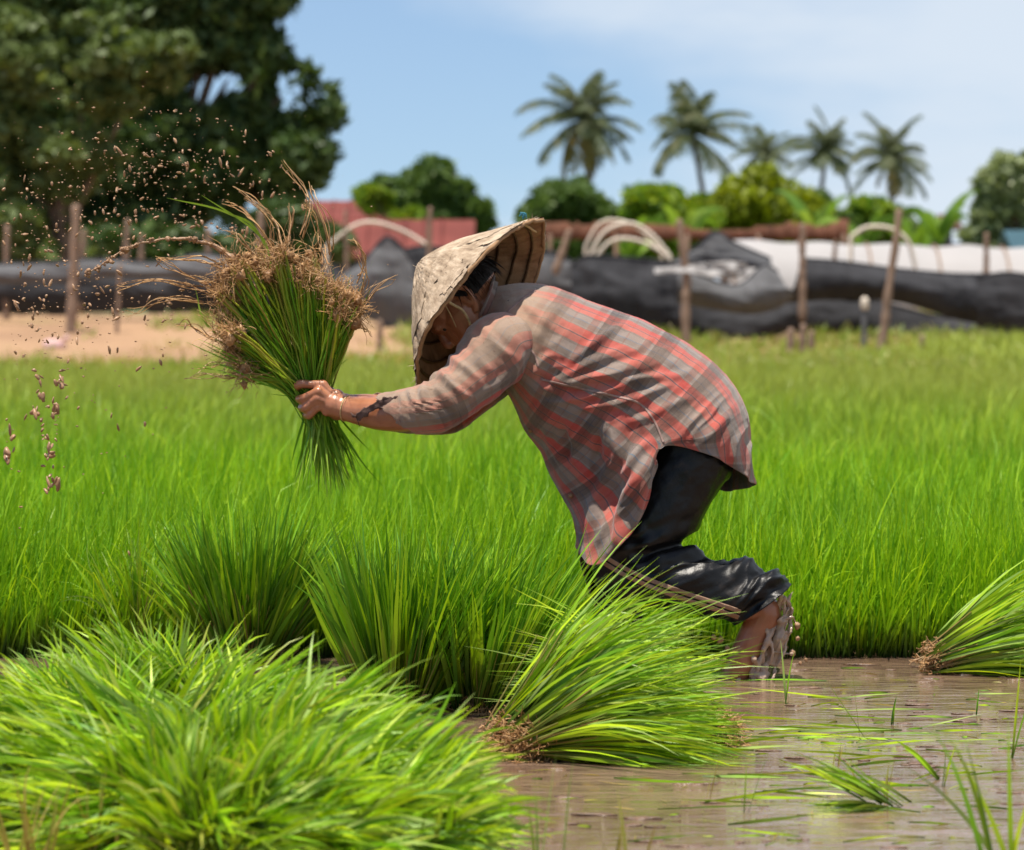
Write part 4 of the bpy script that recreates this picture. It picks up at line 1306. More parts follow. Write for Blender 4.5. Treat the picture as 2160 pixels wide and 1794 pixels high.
NU, NV = 230, 300
S0 = cr(ctrl, NU)
S1 = cr(S0.transpose(1, 0, 2), NV).transpose(1, 0, 2)    # (NU,NV,3)


def grid_normals(S):
    du = np.gradient(S, axis=0); dv = np.gradient(S, axis=1)
    return unit(np.cross(du, dv))


def px_of(S):
    d = D + S[..., 1]
    return 1080 + S[..., 0] / d * FPX, HY - (S[..., 2] - HCAM) / d * FPX


nrm_s = grid_normals(S1)
ctr = S1.mean(axis=1, keepdims=True)
if np.mean(np.sum((S1 - ctr) * nrm_s, -1)) < 0: nrm_s = -nrm_s


def folds(px, py, lines):
    """ridge (h>0) or valley (h<0) folds: ((x0,y0),(x1,y1), width, height)"""
    out = np.zeros_like(px)
    for (x0, y0), (x1, y1), w, h in lines:
        dx, dy = x1 - x0, y1 - y0
        L2 = dx * dx + dy * dy
        t = ((px - x0) * dx + (py - y0) * dy) / L2
        wob = 5 * np.sin(t * 5 + x0)
        dist = ((px - x0) * dy - (py - y0) * dx) / math.sqrt(L2) + wob
        fade = smooth01((t + .12) / .3) * smooth01((1.12 - t) / .35)
        out += h * fade * (np.exp(-(dist / w) ** 2) - .45 * np.exp(-((dist - 1.7 * w) / w) ** 2) - .35 * np.exp(-((dist + 1.7 * w) / w) ** 2))
    return out


fold_lines = [
    ((1335, 890), (1255, 1130), 15, -.012), ((1382, 930), (1285, 1160), 17, .012), ((1150, 960), (1200, 1060), 10, .006),
    ((1145, 815), (1330, 730), 9, .0065), ((1160, 830), (1400, 745), 9, .007), ((1175, 850), (1400, 790), 8, .006), ((1230, 800), (1450, 790), 8, .0055),
    ((1205, 868), (1380, 830), 8, .006), ((1280, 800), (1400, 760), 6, .004), ((1190, 780), (1300, 690), 8, .004), ((1240, 730), (1330, 680), 7, .003),
    ((1130, 800), (1240, 830), 8, -.005), ((1120, 790), (1170, 745), 8, .005), ((1320, 890), (1470, 840), 9, .004), ((1335, 860), (1420, 800), 7, .004),
    ((1370, 930), (1290, 1010), 12, .008), ((1395, 945), (1330, 1120), 12, .007), ((1350, 960), (1265, 1130), 11, -.006), ((1300, 960), (1235, 1110), 10, .006),
    ((1270, 890), (1255, 970), 8, -.008), ((1195, 900), (1190, 975), 9, -.007), ((1215, 920), (1250, 1010), 9, .005), ((1150, 900), (1185, 990), 8, .004),
    ((1540, 880), (1470, 940), 9, .004), ((1570, 900), (1540, 985), 8, .005), ((1590, 930), (1570, 1010), 7, .005), ((1500, 850), (1430, 930), 10, .003),
    ((1100, 620), (1160, 700), 9, .003), ((1180, 640), (1130, 720), 9, .003), ((1290, 1050), (1250, 1160), 9, .005), ((1320, 1080), (1290, 1150), 7, .005),
]
px, py = px_of(S1)
nearw = smooth01((-S1[..., 1] + .02) / .06)
disp = folds(px, py, fold_lines) * nearw
for (cx_, cy_, rx_, ry_, ang_, hh_, sp_) in ((1290, 800, 190, 75, -22, .0075, 20), (1180, 830, 90, 60, -12, .006, 17), (1330, 1040, 70, 110, -62, .006, 19), (1230, 960, 80, 90, 70, .006, 22), (1500, 880, 90, 60, -50, .005, 18), (1180, 690, 90, 70, -50, .0035, 20)):
    ca_, sa_ = math.cos(R(ang_)), math.sin(R(ang_))
    el_ = (px - cx_) * ca_ + (py - cy_) * sa_; nl_ = -(px - cx_) * sa_ + (py - cy_) * ca_
    msk = np.exp(-((el_ / rx_) ** 2 + (nl_ / ry_) ** 2) * 1.3)
    vv_ = vnoise(np.stack([nl_ / sp_ + 1.3 * fbm(np.stack([el_ / 70, nl_ / 70, px * 0], -1), 19, 2), el_ / 130, px * 0 + cx_], -1), 71)
    disp += nearw * msk * hh_ * ((1 - np.abs(2 * vv_ - 1)) ** 1.6 - .4)
q = S1 * np.array([13, 9, 9.]); q[..., 0] += S1[..., 2] * 9
disp += (fbm(q, 33, 4) - .5) * .010
disp += (fbm(S1 * 45, 35, 3) - .5) * .0022
edge = smooth01((np.arange(NU)[:, None] / NU - .93) / .07)
disp += edge * .004 * np.sin(np.arange(NV)[None, :] / 3.1 + 4 * fbm(S1 * 6, 2))
S2 = S1 + nrm_s * disp[..., None]
# cloth coordinates in metres: v around from the spine, u along the back
dv = np.linalg.norm(np.diff(S1, axis=1), axis=-1); cv = np.concatenate([np.zeros((NU, 1)), np.cumsum(dv, 1)], 1); mid = NV // 2
cv = cv - cv[:, mid:mid + 1]
cvm = 0.55 * cv + 0.45 * cv.mean(0, keepdims=True)
du = np.linalg.norm(np.diff(S1, axis=0), axis=-1); cu = np.concatenate([np.zeros((1, NV)), np.cumsum(du, 0)], 0)
cum = 0.5 * cu + 0.5 * cu[:, mid:mid + 1]
seam = int(NV * (0.5 + .5 * 4.5 / 10))
jj = np.arange(NV)
front = (np.abs(jj - mid) > (seam - mid))[None, :]
UVS = np.stack([cum + front * .037, cvm + front * np.sign(jj - mid)[None, :] * .03], -1)
mudv = 0.95 * smooth01((1215 - px) / 130) * smooth01((835 - py) / 90) + .20 + .25 * smooth01((px - 1530) / 60) + .2 * smooth01((py - 1100) / 90)
F = grid_faces(NU, NV)
shirt = mesh('shirt', S2.reshape(-1, 3), F, M['shirt'], person, dict(mud=mudv.ravel()), UVS.reshape(-1, 2))
md = shirt.modifiers.new('th', 'SOLIDIFY'); md.thickness = 0.0018; md.offset = -1
shirt_bvh = BVHTree.FromPolygons([tuple(v) for v in S2.reshape(-1, 3)], [list(f) for f in F])


def sleeve(name, path, rad, smax_fn, y_sign, seed):
    NS, NA = 150, 72
    q = cr(np.column_stack([np.array(path), rad]), 240)
    T, N, B = frames(q[:, :3])
    arc = np.concatenate([[0], np.cumsum(np.linalg.norm(np.diff(q[:, :3], axis=0), axis=1))])
    ang = np.linspace(0, 2 * math.pi, NA, endpoint=False)
    # angle measured from "up" around the arm
    V = np.zeros((NS, NA, 3)); UV = np.zeros((NS, NA, 2)); nn = np.zeros((NS, NA, 3))
    for j, a in enumerate(ang):
        # direction wanted: up component cos(a), camera side component sin(a)
        s_end = smax_fn(a) * arc[-1]
        s = np.linspace(0, s_end, NS)
        c = np.stack([np.interp(s, arc, q[:, k]) for k in range(3)], -1)
        r = np.interp(s, arc, q[:, 3])
        t = np.stack([np.interp(s, arc, T[:, k]) for k in range(3)], -1)
        t = unit(t)
        up = unit(np.array([0, 0, 1.0]) - t * t[:, 2:3]); sd = np.cross(t, up)          # sd: towards +-y
        sd = sd * np.sign(np.sum(sd * np.array([0, -1.0, 0]), -1, keepdims=True))
        dirn = math.cos(a) * up + math.sin(a) * sd
        V[:, j] = c + dirn * r[:, None]; nn[:, j] = dirn
        UV[:, j, 0] = s; UV[:, j, 1] = (a if a < math.pi else a - 2 * math.pi) * .075
    px, py = px_of(V)
    lines = [((930, 775), (985, 850), 8, .007), ((905, 800), (950, 885), 8, -.006), ((885, 812), (915, 890), 8, .007), ((950, 745), (1010, 810), 8, .005),
             ((868, 820), (880, 880), 7, .006), ((985, 700), (1040, 790), 9, .004), ((1010, 690), (1090, 760), 9, .004), ((1035, 830), (1105, 750), 8, .006), ((1010, 860), (1090, 770), 7, -.004),
             ((840, 830), (860, 890), 6, .004)] if y_sign < 0 else []
    dsp = folds(px, py, lines) * smooth01((-nn[..., 1] + .35) / .5)
    inner = smooth01(nn[..., 2] * .9 + .2)
    s_arr = UV[..., 0]
    dsp += inner * .0045 * np.sin(s_arr * 130 + 9 * fbm(V * 14, seed)) * np.exp(-((px - 925) / 40.) ** 2)
    dsp += (fbm(V * np.array([16, 16, 16.]), seed, 4) - .5) * .011 + (fbm(V * 60, seed + 1, 2) - .5) * .002
    dsp *= np.minimum(np.arange(NS)[:, None] / 6.0, 1)
    V = V + nn * dsp[..., None]
    mud = np.clip(.72 * smooth01(nn[..., 2] * .8 + .62) * smooth01((1150 - px) / 60) + .12 + .35 * smooth01((930 - px) / 40), 0, 1)
    o = mesh(name, V.reshape(-1, 3), grid_faces(NS, NA, True), M['shirt'], shirt, dict(mud=mud.ravel()), UV.reshape(-1, 2))
    md = o.modifiers.new('th', 'SOLIDIFY'); md.thickness = 0.0018; md.offset = 1
    return o


rag = np.random.default_rng(3).random(80)


def smax_near(a):
    # torn: long on top of the forearm, short under the elbow
    k = int((a / (2 * math.pi)) * 72) % 72
    return 0.86 + 0.115 * math.cos(a - .25) + (rag[k] - .5) * .025


arm_path = [P(1140, 730, -.105), P(1100, 724, -.128), P(1052, 740, -.156), P(1010, 785, -.196), P(971, 820, -.220), P(935, 848, -.238), P(905, 862, -.240), P(872, 866, -.222), P(835, 868, -.200), P(795, 868, -.172)]
arm_rad = [.056, .068, .083, .071, .063, .060, .058, .053, .047, .041]
sleeve('sleeve', arm_path, arm_rad, smax_near, -1, 201)
far_path = [p * np.array([1, 1, 1]) + np.array([0.005, 0, 0]) for p in far_arm[:8]]
sleeve('sleeve', far_path, [.092, .086, .070, .062, .058, .052, .044, .040], lambda a: .93, 1, 207)

# hanging torn flap on the forearm
fp = cr(np.array([P(846, 840, -.243), P(818, 846, -.236), P(795, 854, -.226), P(770, 868, -.214), P(748, 884, -.205)]), 24)
w = np.interp(np.arange(24) / 23, [0, .25, .7, 1], [.006, .011, .009, .010]) * (1 + .9 * (rng.random(24) - .5))
V = np.stack([fp + (w * k)[:, None] * np.array([.45, 0, -.9]) * (1.2 if k > 0 else .8) for k in np.linspace(-1, 1, 6)], 1)
V[..., 1] += (fbm(V * 70, 4) - .5) * .018
V[-1] += (rng.random((6, 3)) - .5) * [.012, .002, .012]
o = mesh('torn_flap', V.reshape(-1, 3), grid_faces(24, 6), M['torn'], shirt, dict(mud=np.zeros(24 * 6)), np.stack([V[..., 0], V[..., 2] + .53], -1).reshape(-1, 2))
md = o.modifiers.new('th', 'SOLIDIFY'); md.thickness = 0.0015

# collar: a stand that rises from the neckline
ncol = 70
row0 = cr(ctrl[0], ncol)
colv = []
for k, h in enumerate(np.linspace(0, 1, 6)):
    dirn = unit(np.array([-0.78, 0, .50]))
    outw = unit(row0 - row0.mean(0))
    colv.append(row0 + dirn * (.017 * math.sin(h * 2.3)) + outw * (.004 + .014 * h * h) + (fbm(row0 * 40, 8 + k) - .5)[:, None] * .003)
V = np.array(colv)
o = mesh('collar', V.reshape(-1, 3), grid_faces(6, ncol), M['shirt'], shirt, dict(mud=np.full(6 * ncol, .15)), np.stack([V[..., 1] * 1.0 + .07, V[..., 2] * 0 + .051], -1).reshape(-1, 2))
md = o.modifiers.new('th', 'SOLIDIFY'); md.thickness = 0.003

# seams as raised stitched lines, and buttons down the front edge
for pts in ([(1130, 612), (1098, 634), (1066, 668), (1085, 702), (1124, 744), (1136, 775)], [(1140, 800), (1200, 815), (1280, 832), (1345, 850), (1378, 885), (1400, 935)]):
    drape_ribbon('seam', pts, 4, shirt_bvh, M['seam'], shirt, .0012, 60)
for px_, py_ in ((1119, 908), (1204, 1046)):
    a = Vector(P(px_, py_, -1)); dr = (Vector(P(px_, py_, .2)) - a).normalized(); h = shirt_bvh.ray_cast(a, dr)
    p0 = np.array(h[0]) if h[0] is not None else P(px_, py_, -.05)
    V, F = tube(np.array([p0 + [0, .002, 0], p0 + [0, -.003, 0]]), .006, 14)
    mesh('button', V, F, M['button'], shirt)

# string round the wrist
wq = np.array(near_arm[8]) + np.array([0.004, 0, 0]); axis = unit(np.array(near_arm[9]) - np.array(near_arm[7]))
e1 = unit(np.cross(axis, [0, 1., 0])); e2 = np.cross(axis, e1)
a = np.linspace(0, 2 * math.pi, 60)
ringp = []
for t_ in a:
    dr = Vector(math.cos(t_) * e1 + math.sin(t_) * e2); st_ = Vector(wq) + dr * .08
    h = body_bvh.ray_cast(st_, -dr)
    ringp.append(np.array(h[0]) + np.array(dr) * .0008 if h[0] is not None and (h[0] - Vector(wq)).length < .06 else wq + np.array(dr) * .031)
V, F = tube(np.array(ringp), .0016, 8)
mesh('wrist_string', V, F, M['cord'], person)

# --- straw hat
hat = empty('straw_hat', P(1021, 648, -.03) - parent_loc(person))
hat.parent = person
A_ = unit(np.array([-.825, .364, .565])); E1 = unit(np.array([.565, 0, .825]) - A_ * np.dot(np.array([.565, 0, .825]), A_)); E2 = np.cross(A_, E1)
HC = P(1021, 648, -.03); RH, HH = .231, .198


def hat_pt(t, a, off=0.0):
    """t 0 apex .. 1 rim, a angle"""
    n1 = fbm(np.stack([np.cos(a) * 2.2, np.sin(a) * 2.2, t * 2.5], -1), 61)
    n2 = fbm(np.stack([np.cos(a) * 9, np.sin(a) * 9, t * 8], -1), 65)
    r = RH * (t ** .98) * (1 + .06 * (n1 - .5)) + .004 * (1 - t)
    da = (a + math.pi) % (2 * math.pi) - math.pi
    rim = 1 + (t > .93) * (.05 * (n2 - .5)) + (t > .9) * .06 * np.exp(-((da - .05) / .14) ** 2)
    z = HH * (1 - t) - .010 * (1 - t) ** 8 + .009 * np.sin(t * math.pi) + .022 * (n1 - .5) * t + (.010 * np.sin(2 * a + .6) * t ** 2)
    return HC + (r * rim + off * .62)[..., None] * (np.cos(a)[..., None] * E1 + np.sin(a)[..., None] * E2) + (z + off * .78)[..., None] * A_


NT, NAA = 60, 180
t_, a_ = np.meshgrid(np.linspace(0.02, 1, NT), np.linspace(0, 2 * math.pi, NAA, endpoint=False), indexing='ij')
uvh = np.stack([a_ / 2 / math.pi, t_], -1).reshape(-1, 2)
V = hat_pt(t_, a_, -.003 + 0 * t_)
mesh('hat_lining', V.reshape(-1, 3), grid_faces(NT, NAA, True), M['hat_in'], hat, uv=uvh)
aa = np.linspace(0, 2 * math.pi, 140)
for tt in (.50, .64, .78, .90):
    V, F = tube(hat_pt(np.full(140, tt), aa, -.006), .0032, 8)
    mesh('inner_hoop', V, F, M['hoop'], hat)
q = hat_pt(np.full(140, .995), aa, -.001); q += (fbm(q * 30, 9) - .5)[:, None] * .008
V, F = tube(q, .005 * (1 + .4 * (rng.random(140) - .5)), 8)
mesh('rim', V, F, M['hat_in'], hat)
# the cone: fibrous palm leaf with a few loose strips peeling off and frayed ends
crk = np.abs(fbm(np.stack([np.cos(a_) * 11, np.sin(a_) * 11, t_ * 4], -1), 66) - .5)
V = hat_pt(t_, a_, .003 + .004 * fbm(np.stack([np.cos(a_) * 5, np.sin(a_) * 5, t_ * 5], -1), 67) - .004 * np.exp(-(crk / .03) ** 2))
parts, uvp = [(V.reshape(-1, 3), grid_faces(NT, NAA, True), {})], [uvh]
hr = np.random.default_rng(12)
for k in range(22):
    a0 = hr.random() * 2 * math.pi
    t0 = .30 + .5 * hr.random(); L = .18 + .32 * hr.random(); wd = .16 + .30 * hr.random()
    nu, nv = 16, 12
    tt = np.clip(t0 + np.linspace(0, L, nu), 0, 1.02); ss = np.linspace(-.5, .5, nv)
    Tg, Sg = np.meshgrid(tt, ss, indexing='ij')
    jag = (fbm(np.stack([Tg * 30, Sg * 9, Tg * 0 + k], -1), k, 3) - .5) * .10
    edge_ = 1 - np.minimum(np.minimum(np.arange(nu)[:, None], np.arange(nu)[::-1][:, None]) / 3.0, 1) * np.minimum(np.minimum(np.arange(nv)[None], np.arange(nv)[::-1][None]) / 3.0, 1)
    Ag = a0 + Sg * wd / np.maximum(Tg, .25) + jag * 1.3 * edge_ + (Tg - t0) * (hr.random() - .5) * 1.2
    lift = .0052 + .0030 * edge_ * hr.random() * (Tg > t0 + .6 * L)
    parts.append((hat_pt(np.clip(Tg + jag * .5 * edge_, .02, 1.02), Ag, lift).reshape(-1, 3), grid_faces(nu, nv), {}))
    uvp.append(np.stack([Ag / 2 / math.pi + k * .13, Tg], -1).reshape(-1, 2))
n = 150
ta = np.where(rng.random(n) < .7, 1.0, rng.random(n)); aa2 = rng.random(n) * 2 * math.pi
b_ = hat_pt(ta, aa2, .004 + 0 * ta)
dr = unit(b_ - HC) * .8 + rng.normal(0, .6, (n, 3))
v_, f_, at = blades(b_, dr, .006 + .016 * rng.random(n), .0012, .2, 4, .8)
parts.append((v_, f_, {})); uvp.append(np.zeros((len(v_), 2)) + .3)
V, F, _ = join(parts)
o = mesh('hat_cone', V, F, M['hat'], hat, uv=np.concatenate(uvp))
# blue tie and straw knot at the upper rim
tip = P(1103, 462, -.05)
parts = []
for k in range(7):
    q = cr(tip + np.array([[0, 0, 0], [.002 * (k % 3), 0, .006], [.006 * math.cos(k), -.004, .012], [.008 * math.cos(k * 1.7), -.004, .002 + .002 * k]]), 12)
    parts.append(tube(q, .0016, 6))
V, F = join_list(parts); mesh('blue_tie', V, F, M['blue_tie'], hat)
V, F = tube(cr(np.array([P(1040, 505, -.17), P(1075, 483, -.12), P(1103, 474, -.06), P(1130, 490, -.0)]), 20), .0028, 8)
mesh('rim_binding', V, F, M['cord'], hat)
parts = []
for pts in ([(928, 622, -.135), (950, 640, -.125), (975, 655, -.105), (990, 680, -.085), (994, 700, -.07)], [(930, 630, -.135), (948, 660, -.115), (962, 690, -.085)]):
    parts.append(tube(cr(np.array([P(*p) for p in pts]), 20), .0034 if len(parts) == 0 else .0012, 8))
V, F = join_list(parts); mesh('chin_cord', V, F, M['cord'], hat)

#=====================================================================  HELD BUNCH OF RICE
GR = P(664, 848, -.072)
held = empty('rice_bunch', GR, 'bunch of uprooted rice held upside down in the fist, muddy roots fanning upward', 'rice bunch')
n = 420
# root ends of the stalks: fan from lower left over the top to the right
ncl = 36; wcl = rng.integers(ncl, size=n)
fa = np.clip(((np.arange(ncl) + rng.random(ncl)) / ncl)[wcl] + rng.normal(0, .018, n), 0, 1)
cl_d = (0.80 + .26 * rng.random(ncl))[wcl]; cl_y = rng.normal(0, .05, ncl)[wcl]
ang = 160 - 97 * fa
dist = np.interp(ang, [62, 75, 90, 105, 120, 135, 148, 160], [203, 238, 298, 330, 325, 292, 232, 160]) * cl_d * (0.95 + .08 * rng.random(n))
tx = 664 + np.cos(np.radians(ang)) * dist * 1.02; ty = 848 - np.sin(np.radians(ang)) * dist
ty_y = cl_y + rng.normal(0, .012, n)
tgt = np.array([P(x, y, -.072 + yy) for x, y, yy in zip(tx, ty, ty_y)])
st0 = GR + np.column_stack([rng.normal(0, .012, n), rng.normal(0, .010, n), rng.normal(-.02, .02, n)])
mid_ = st0 * .5 + tgt * .5 + np.array([0.012, 0, .035]) * (np.abs(ang - 95) / 60)[:, None]
tt = np.linspace(0, 1, 12)[None, :, None]
paths = (1 - tt) ** 2 * st0[:, None] + 2 * tt * (1 - tt) * mid_[:, None] + tt ** 2 * tgt[:, None]
paths += (fbm(paths * 18 + np.arange(n)[:, None, None] * 1.7, 5, 2) - .5)[..., None] * .012
rads = (np.linspace(.0013, .0026, 12)[None, :] * (0.7 + .6 * rng.random((n, 1))))
V, F, A = tubes(paths, rads, 5)
mesh('stalks', V, F, M['stalk'], held, A)
# green leaves among the stalks and below the fist
pick = rng.choice(n, 230)
dirs_ = unit(tgt[pick] - GR)
v1 = blades(GR + dirs_ * (.02 + .14 * rng.random((230, 1))) + rng.normal(0, .008, (230, 3)), dirs_ + rng.normal(0, .12, (230, 3)), .07 + .12 * rng.random(230), .0048, .35 * rng.random(230), 7, .5)
k = 190
dn = np.column_stack([rng.normal(.22, .26, k), rng.normal(0, .25, k), -np.ones(k)])
v2 = blades(GR + np.column_stack([rng.normal(.008, .014, k), rng.normal(0, .014, k), np.full(k, -.015)]), dn, .12 + .10 * rng.random(k), .0062, .25 * rng.random(k), 8, .35)
lp = []
for pts in ([(664, 840), (575, 560), (540, 490), (425, 412)], [(660, 840), (560, 520), (480, 450), (352, 418)], [(655, 840), (560, 770), (440, 690), (412, 610)]):
    q = cr(np.array([P(x, y, -.08) for x, y in pts]), 20)
    w = np.interp(np.linspace(0, 1, 20), [0, .5, .85, 1], [.003, .006, .004, .0006])
    sd = unit(np.cross(unit(np.gradient(q, axis=0)), np.array([.2, 1.0, .3])))
    V = np.stack([q - sd * w[:, None] / 2, q + sd * w[:, None] / 2], 1)
    lp.append((V.reshape(-1, 3), grid_faces(20, 2), dict(along=np.repeat(np.linspace(0, .9, 20), 2), rnd=np.full(40, .7))))
V, F, A = join([v1, v2] + lp)
mesh('leaves', V, F, M['leaf'], held, A, smooth=False)
# roots: wiry hairs round every stalk end, plus long strands flung to the left
K = 10
b_ = np.repeat(tgt, K, 0) + rng.normal(0, .009, (n * K, 3))
outd = np.repeat(unit(tgt - GR), K, 0)
S = 9
step = unit(outd * .55 + rng.normal(0, .75, (n * K, 3)))
L = (.012 + .060 * rng.random(n * K) ** 2.8)
wob = rng.normal(0, .55, (n * K, S - 1, 3)).cumsum(1) * .45
seg = unit(step[:, None] + wob) * (L / (S - 1))[:, None, None]
paths = np.concatenate([b_[:, None], b_[:, None] + np.cumsum(seg, 1)], 1)
r1 = tubes(paths, np.linspace(.00085, .0004, S)[None] * (.7 + .7 * rng.random((n * K, 1))), 3)
long_ = []
for pts in ([(560, 560), (575, 500), (560, 455), (515, 420)], [(600, 520), (585, 470), (545, 430), (490, 400)], [(640, 500), (655, 440), (640, 395), (600, 340)], [(690, 560), (672, 500), (655, 450), (640, 430)], [(760, 590), (768, 555), (755, 520), (742, 505)],
            [(755, 630), (770, 590), (762, 545), (750, 530)], [(765, 640), (790, 610), (815, 595), (835, 585)], [(470, 560), (420, 545), (380, 548), (330, 548)], [(440, 600), (400, 580), (360, 560), (330, 545)], [(430, 620), (380, 600), (330, 590), (270, 600), (240, 610)],
            [(430, 640), (370, 630), (330, 632), (290, 655), (270, 660)], [(450, 720), (410, 690), (390, 680), (370, 685)], [(520, 790), (470, 795), (430, 790), (395, 800)], [(540, 780), (490, 770), (450, 765), (420, 775)], [(610, 510), (620, 460), (612, 430)], [(580, 530), (545, 480), (505, 440), (470, 430)],
            [(540, 560), (505, 500), (470, 490)], [(700, 540), (690, 470), (668, 420), (650, 390)], [(520, 590), (470, 530), (430, 505)], [(755, 650), (780, 660), (800, 655)], [(745, 670), (770, 690), (780, 700)]):
    for rep in range(4):
        j = np.array([P(x + rng.normal(0, 5), y + rng.normal(0, 5), -.075 + rng.normal(0, .025)) for x, y in pts])
        q = cr(j, 16); q += (fbm(q * 40, 7 + rep, 2) - .5)[:, None] * .006
        long_.append(q)
r2 = tubes(np.array(long_), np.linspace(.0016, .0006, 16)[None] * (.7 + .6 * rng.random((len(long_), 1))), 5)
mesh('root_strands', r2[0], r2[1], M['root'], held, r2[2])
# clods of mud caught in the roots
ico = bmesh.new(); bmesh.ops.create_icosphere(ico, subdivisions=2, radius=1.0)
icoV = np.array([v.co[:] for v in ico.verts]); icoF = np.array([[v.index for v in f.verts] for f in ico.faces]); ico.free()
uu, vv_ = np.meshgrid(np.linspace(0.05, math.pi - .05, 12), np.linspace(0, 2 * math.pi, 16, endpoint=False), indexing='ij')
sphV = np.stack([np.sin(uu) * np.cos(vv_), np.sin(uu) * np.sin(vv_), np.cos(uu)], -1).reshape(-1, 3); sphF = grid_faces(12, 16, True)
parts = [r1]
for k in range(120):
    j = rng.integers(n)
    c = tgt[j] + rng.normal(0, .010, 3) - unit(tgt[j] - GR) * .004
    s_ = .003 + .010 * rng.random() ** 2.5
    vv = sphV * (1 + 1.5 * (fbm(sphV * 2.2 + k * 3, k, 3) - .5))[:, None] * s_ * np.array([1, 1, 1.3]) + c
    parts.append((vv, sphF, dict(along=np.full(len(vv), .5), rnd=np.full(len(vv), .45 + .3 * rng.random()))))
V, F, A = join(parts)
roots = mesh('roots', V, F, M['root'], held, A)
# thick strand of liquid mud thrown to the left, beaded
q = cr(np.array([P(x, y, -.07) for x, y in ((505, 560), (470, 530), (430, 512), (385, 502), (330, 508), (275, 520), (235, 545), (205, 565), (180, 580))]), 90)
q += (fbm(q * 45, 3) - .5)[:, None] * .012
parts_m = []
for k in range(80):
    c = q[int(8 + 81 * rng.random() ** .8)] + rng.normal(0, .003, 3); s_ = .0016 + .0045 * rng.random() ** 2
    parts_m.append((sphV * (1 + 1.2 * (fbm(sphV * 2 + k, k, 2) - .5))[:, None] * s_ + c, sphF, {}))
V, F = tube(q, np.interp(np.arange(90) / 89, [0, .3, 1], [.009, .0030, .0012]) * (.45 + 1.0 * vnoise(np.stack([np.arange(90) * .8, np.zeros(90), np.zeros(90)], -1), 5)), 8)
V, F = join_list([(V, F)] + [(a, b) for a, b, _ in parts_m])
mesh('mud_strand', V, F, M['droplet'], held)


# ---------------------------------------------------------------- mud droplets in the air
pool = []


def add_cloud(cx, cy, sx, sy, cnt, lo, hi, ydepth=.10):
    for _ in range(cnt):
        r = lo + (hi - lo) * rng.random() ** 3
        pool.append((cx + rng.normal(0, sx), cy + rng.normal(0, sy), -.06 + rng.normal(0, ydepth), r))


def add_arc(pts, cnt, spread, lo, hi):
    q = cr(np.array(pts, float), 60)
    for _ in range(cnt):
        k = rng.integers(60); r = lo + (hi - lo) * rng.random() ** 2.5
        pool.append((q[k, 0] + rng.normal(0, spread), q[k, 1] + rng.normal(0, spread), -.06 + rng.normal(0, .06), r))


add_arc([(645, 430), (620, 380), (570, 325), (510, 280), (440, 248), (350, 235), (240, 240)], 46, 4, 1.2, 3.6)
add_arc([(600, 420), (540, 380), (460, 350), (380, 340), (300, 360)], 70, 16, 1.0, 3.6)
add_arc([(560, 450), (480, 400), (400, 370), (330, 350), (240, 330)], 70, 24, 1.0, 3.4)
add_arc([(530, 495), (470, 480), (410, 470), (340, 450), (280, 450)], 44, 9, 1.6, 4.2)
add_cloud(260, 370, 110, 70, 150, .9, 3.6)
add_cloud(170, 480, 100, 80, 160, .9, 4.0)
add_cloud(120, 600, 90, 60, 120, .9, 4.4)
add_cloud(270, 620, 110, 55, 130, .9, 4.2)
add_cloud(60, 440, 50, 60, 40, .9, 3.6)
add_cloud(90, 700, 60, 40, 40, 1.2, 4.5)
add_cloud(200, 720, 120, 50, 50, 1.0, 3.6)
add_arc([(78, 750), (85, 830), (70, 860), (95, 910), (105, 960), (112, 1010), (110, 1030)], 46, 9, 2.5, 7.0)
add_arc([(130, 790), (118, 850), (112, 880)], 14, 5, 3.0, 7.0)
add_arc([(25, 920), (18, 960), (15, 970)], 7, 4, 4.0, 8.0)
add_cloud(60, 900, 60, 80, 26, 1.4, 4.0)
add_cloud(180, 900, 110, 110, 26, 1.2, 4.0)
add_cloud(690, 500, 60, 60, 18, .8, 1.8)
add_cloud(230, 430, 150, 110, 330, .5, 1.5)
pool.sort(key=lambda a: -a[3])
shapes = []
for k in range(8):
    v = icoV * (1 + 1.3 * (fbm(icoV * 1.4 + k * 5, k, 3) - .5))[:, None] * np.array([1.1 + .14 * k, .95, .85])[None]
    shapes.append(v)
proto = None
drop_meshes = []
for k in range(8):
    o = mesh('mud_droplet', shapes[k] * .001, icoF, M['droplet'])
    drop_meshes.append(o)
for k, (x, y, yy, r) in enumerate(pool[:300]):
    o = drop_meshes[k] if k < 8 else drop_meshes[k % 8].copy()
    if k >= 8: C.objects.link(o)
    o.location = P(x, y, yy)
    sz = r * (D + yy) / FPX / .001
    o.scale = (sz * (1 + .9 * rng.random() ** 2), sz, sz * (.7 + .3 * rng.random()))
    o.rotation_euler = (rng.random() * 6, rng.random() * 6, rng.random() * 6)
    tag(o, 'brown drop of mud flying in the air around the shaken roots', 'mud droplet', 'mud droplets flying off the roots')
parts = []
for (x, y, yy, r) in pool[300:]:
    parts.append((shapes[rng.integers(8)] * (r * (D + yy) / FPX) + P(x, y, yy), icoF, {}))
V, F, _ = join(parts)
tag(mesh('mud_spray', V, F, M['droplet']), 'fine spray of tiny brown mud specks in front of the dark tree', 'mud spray', kind='stuff')


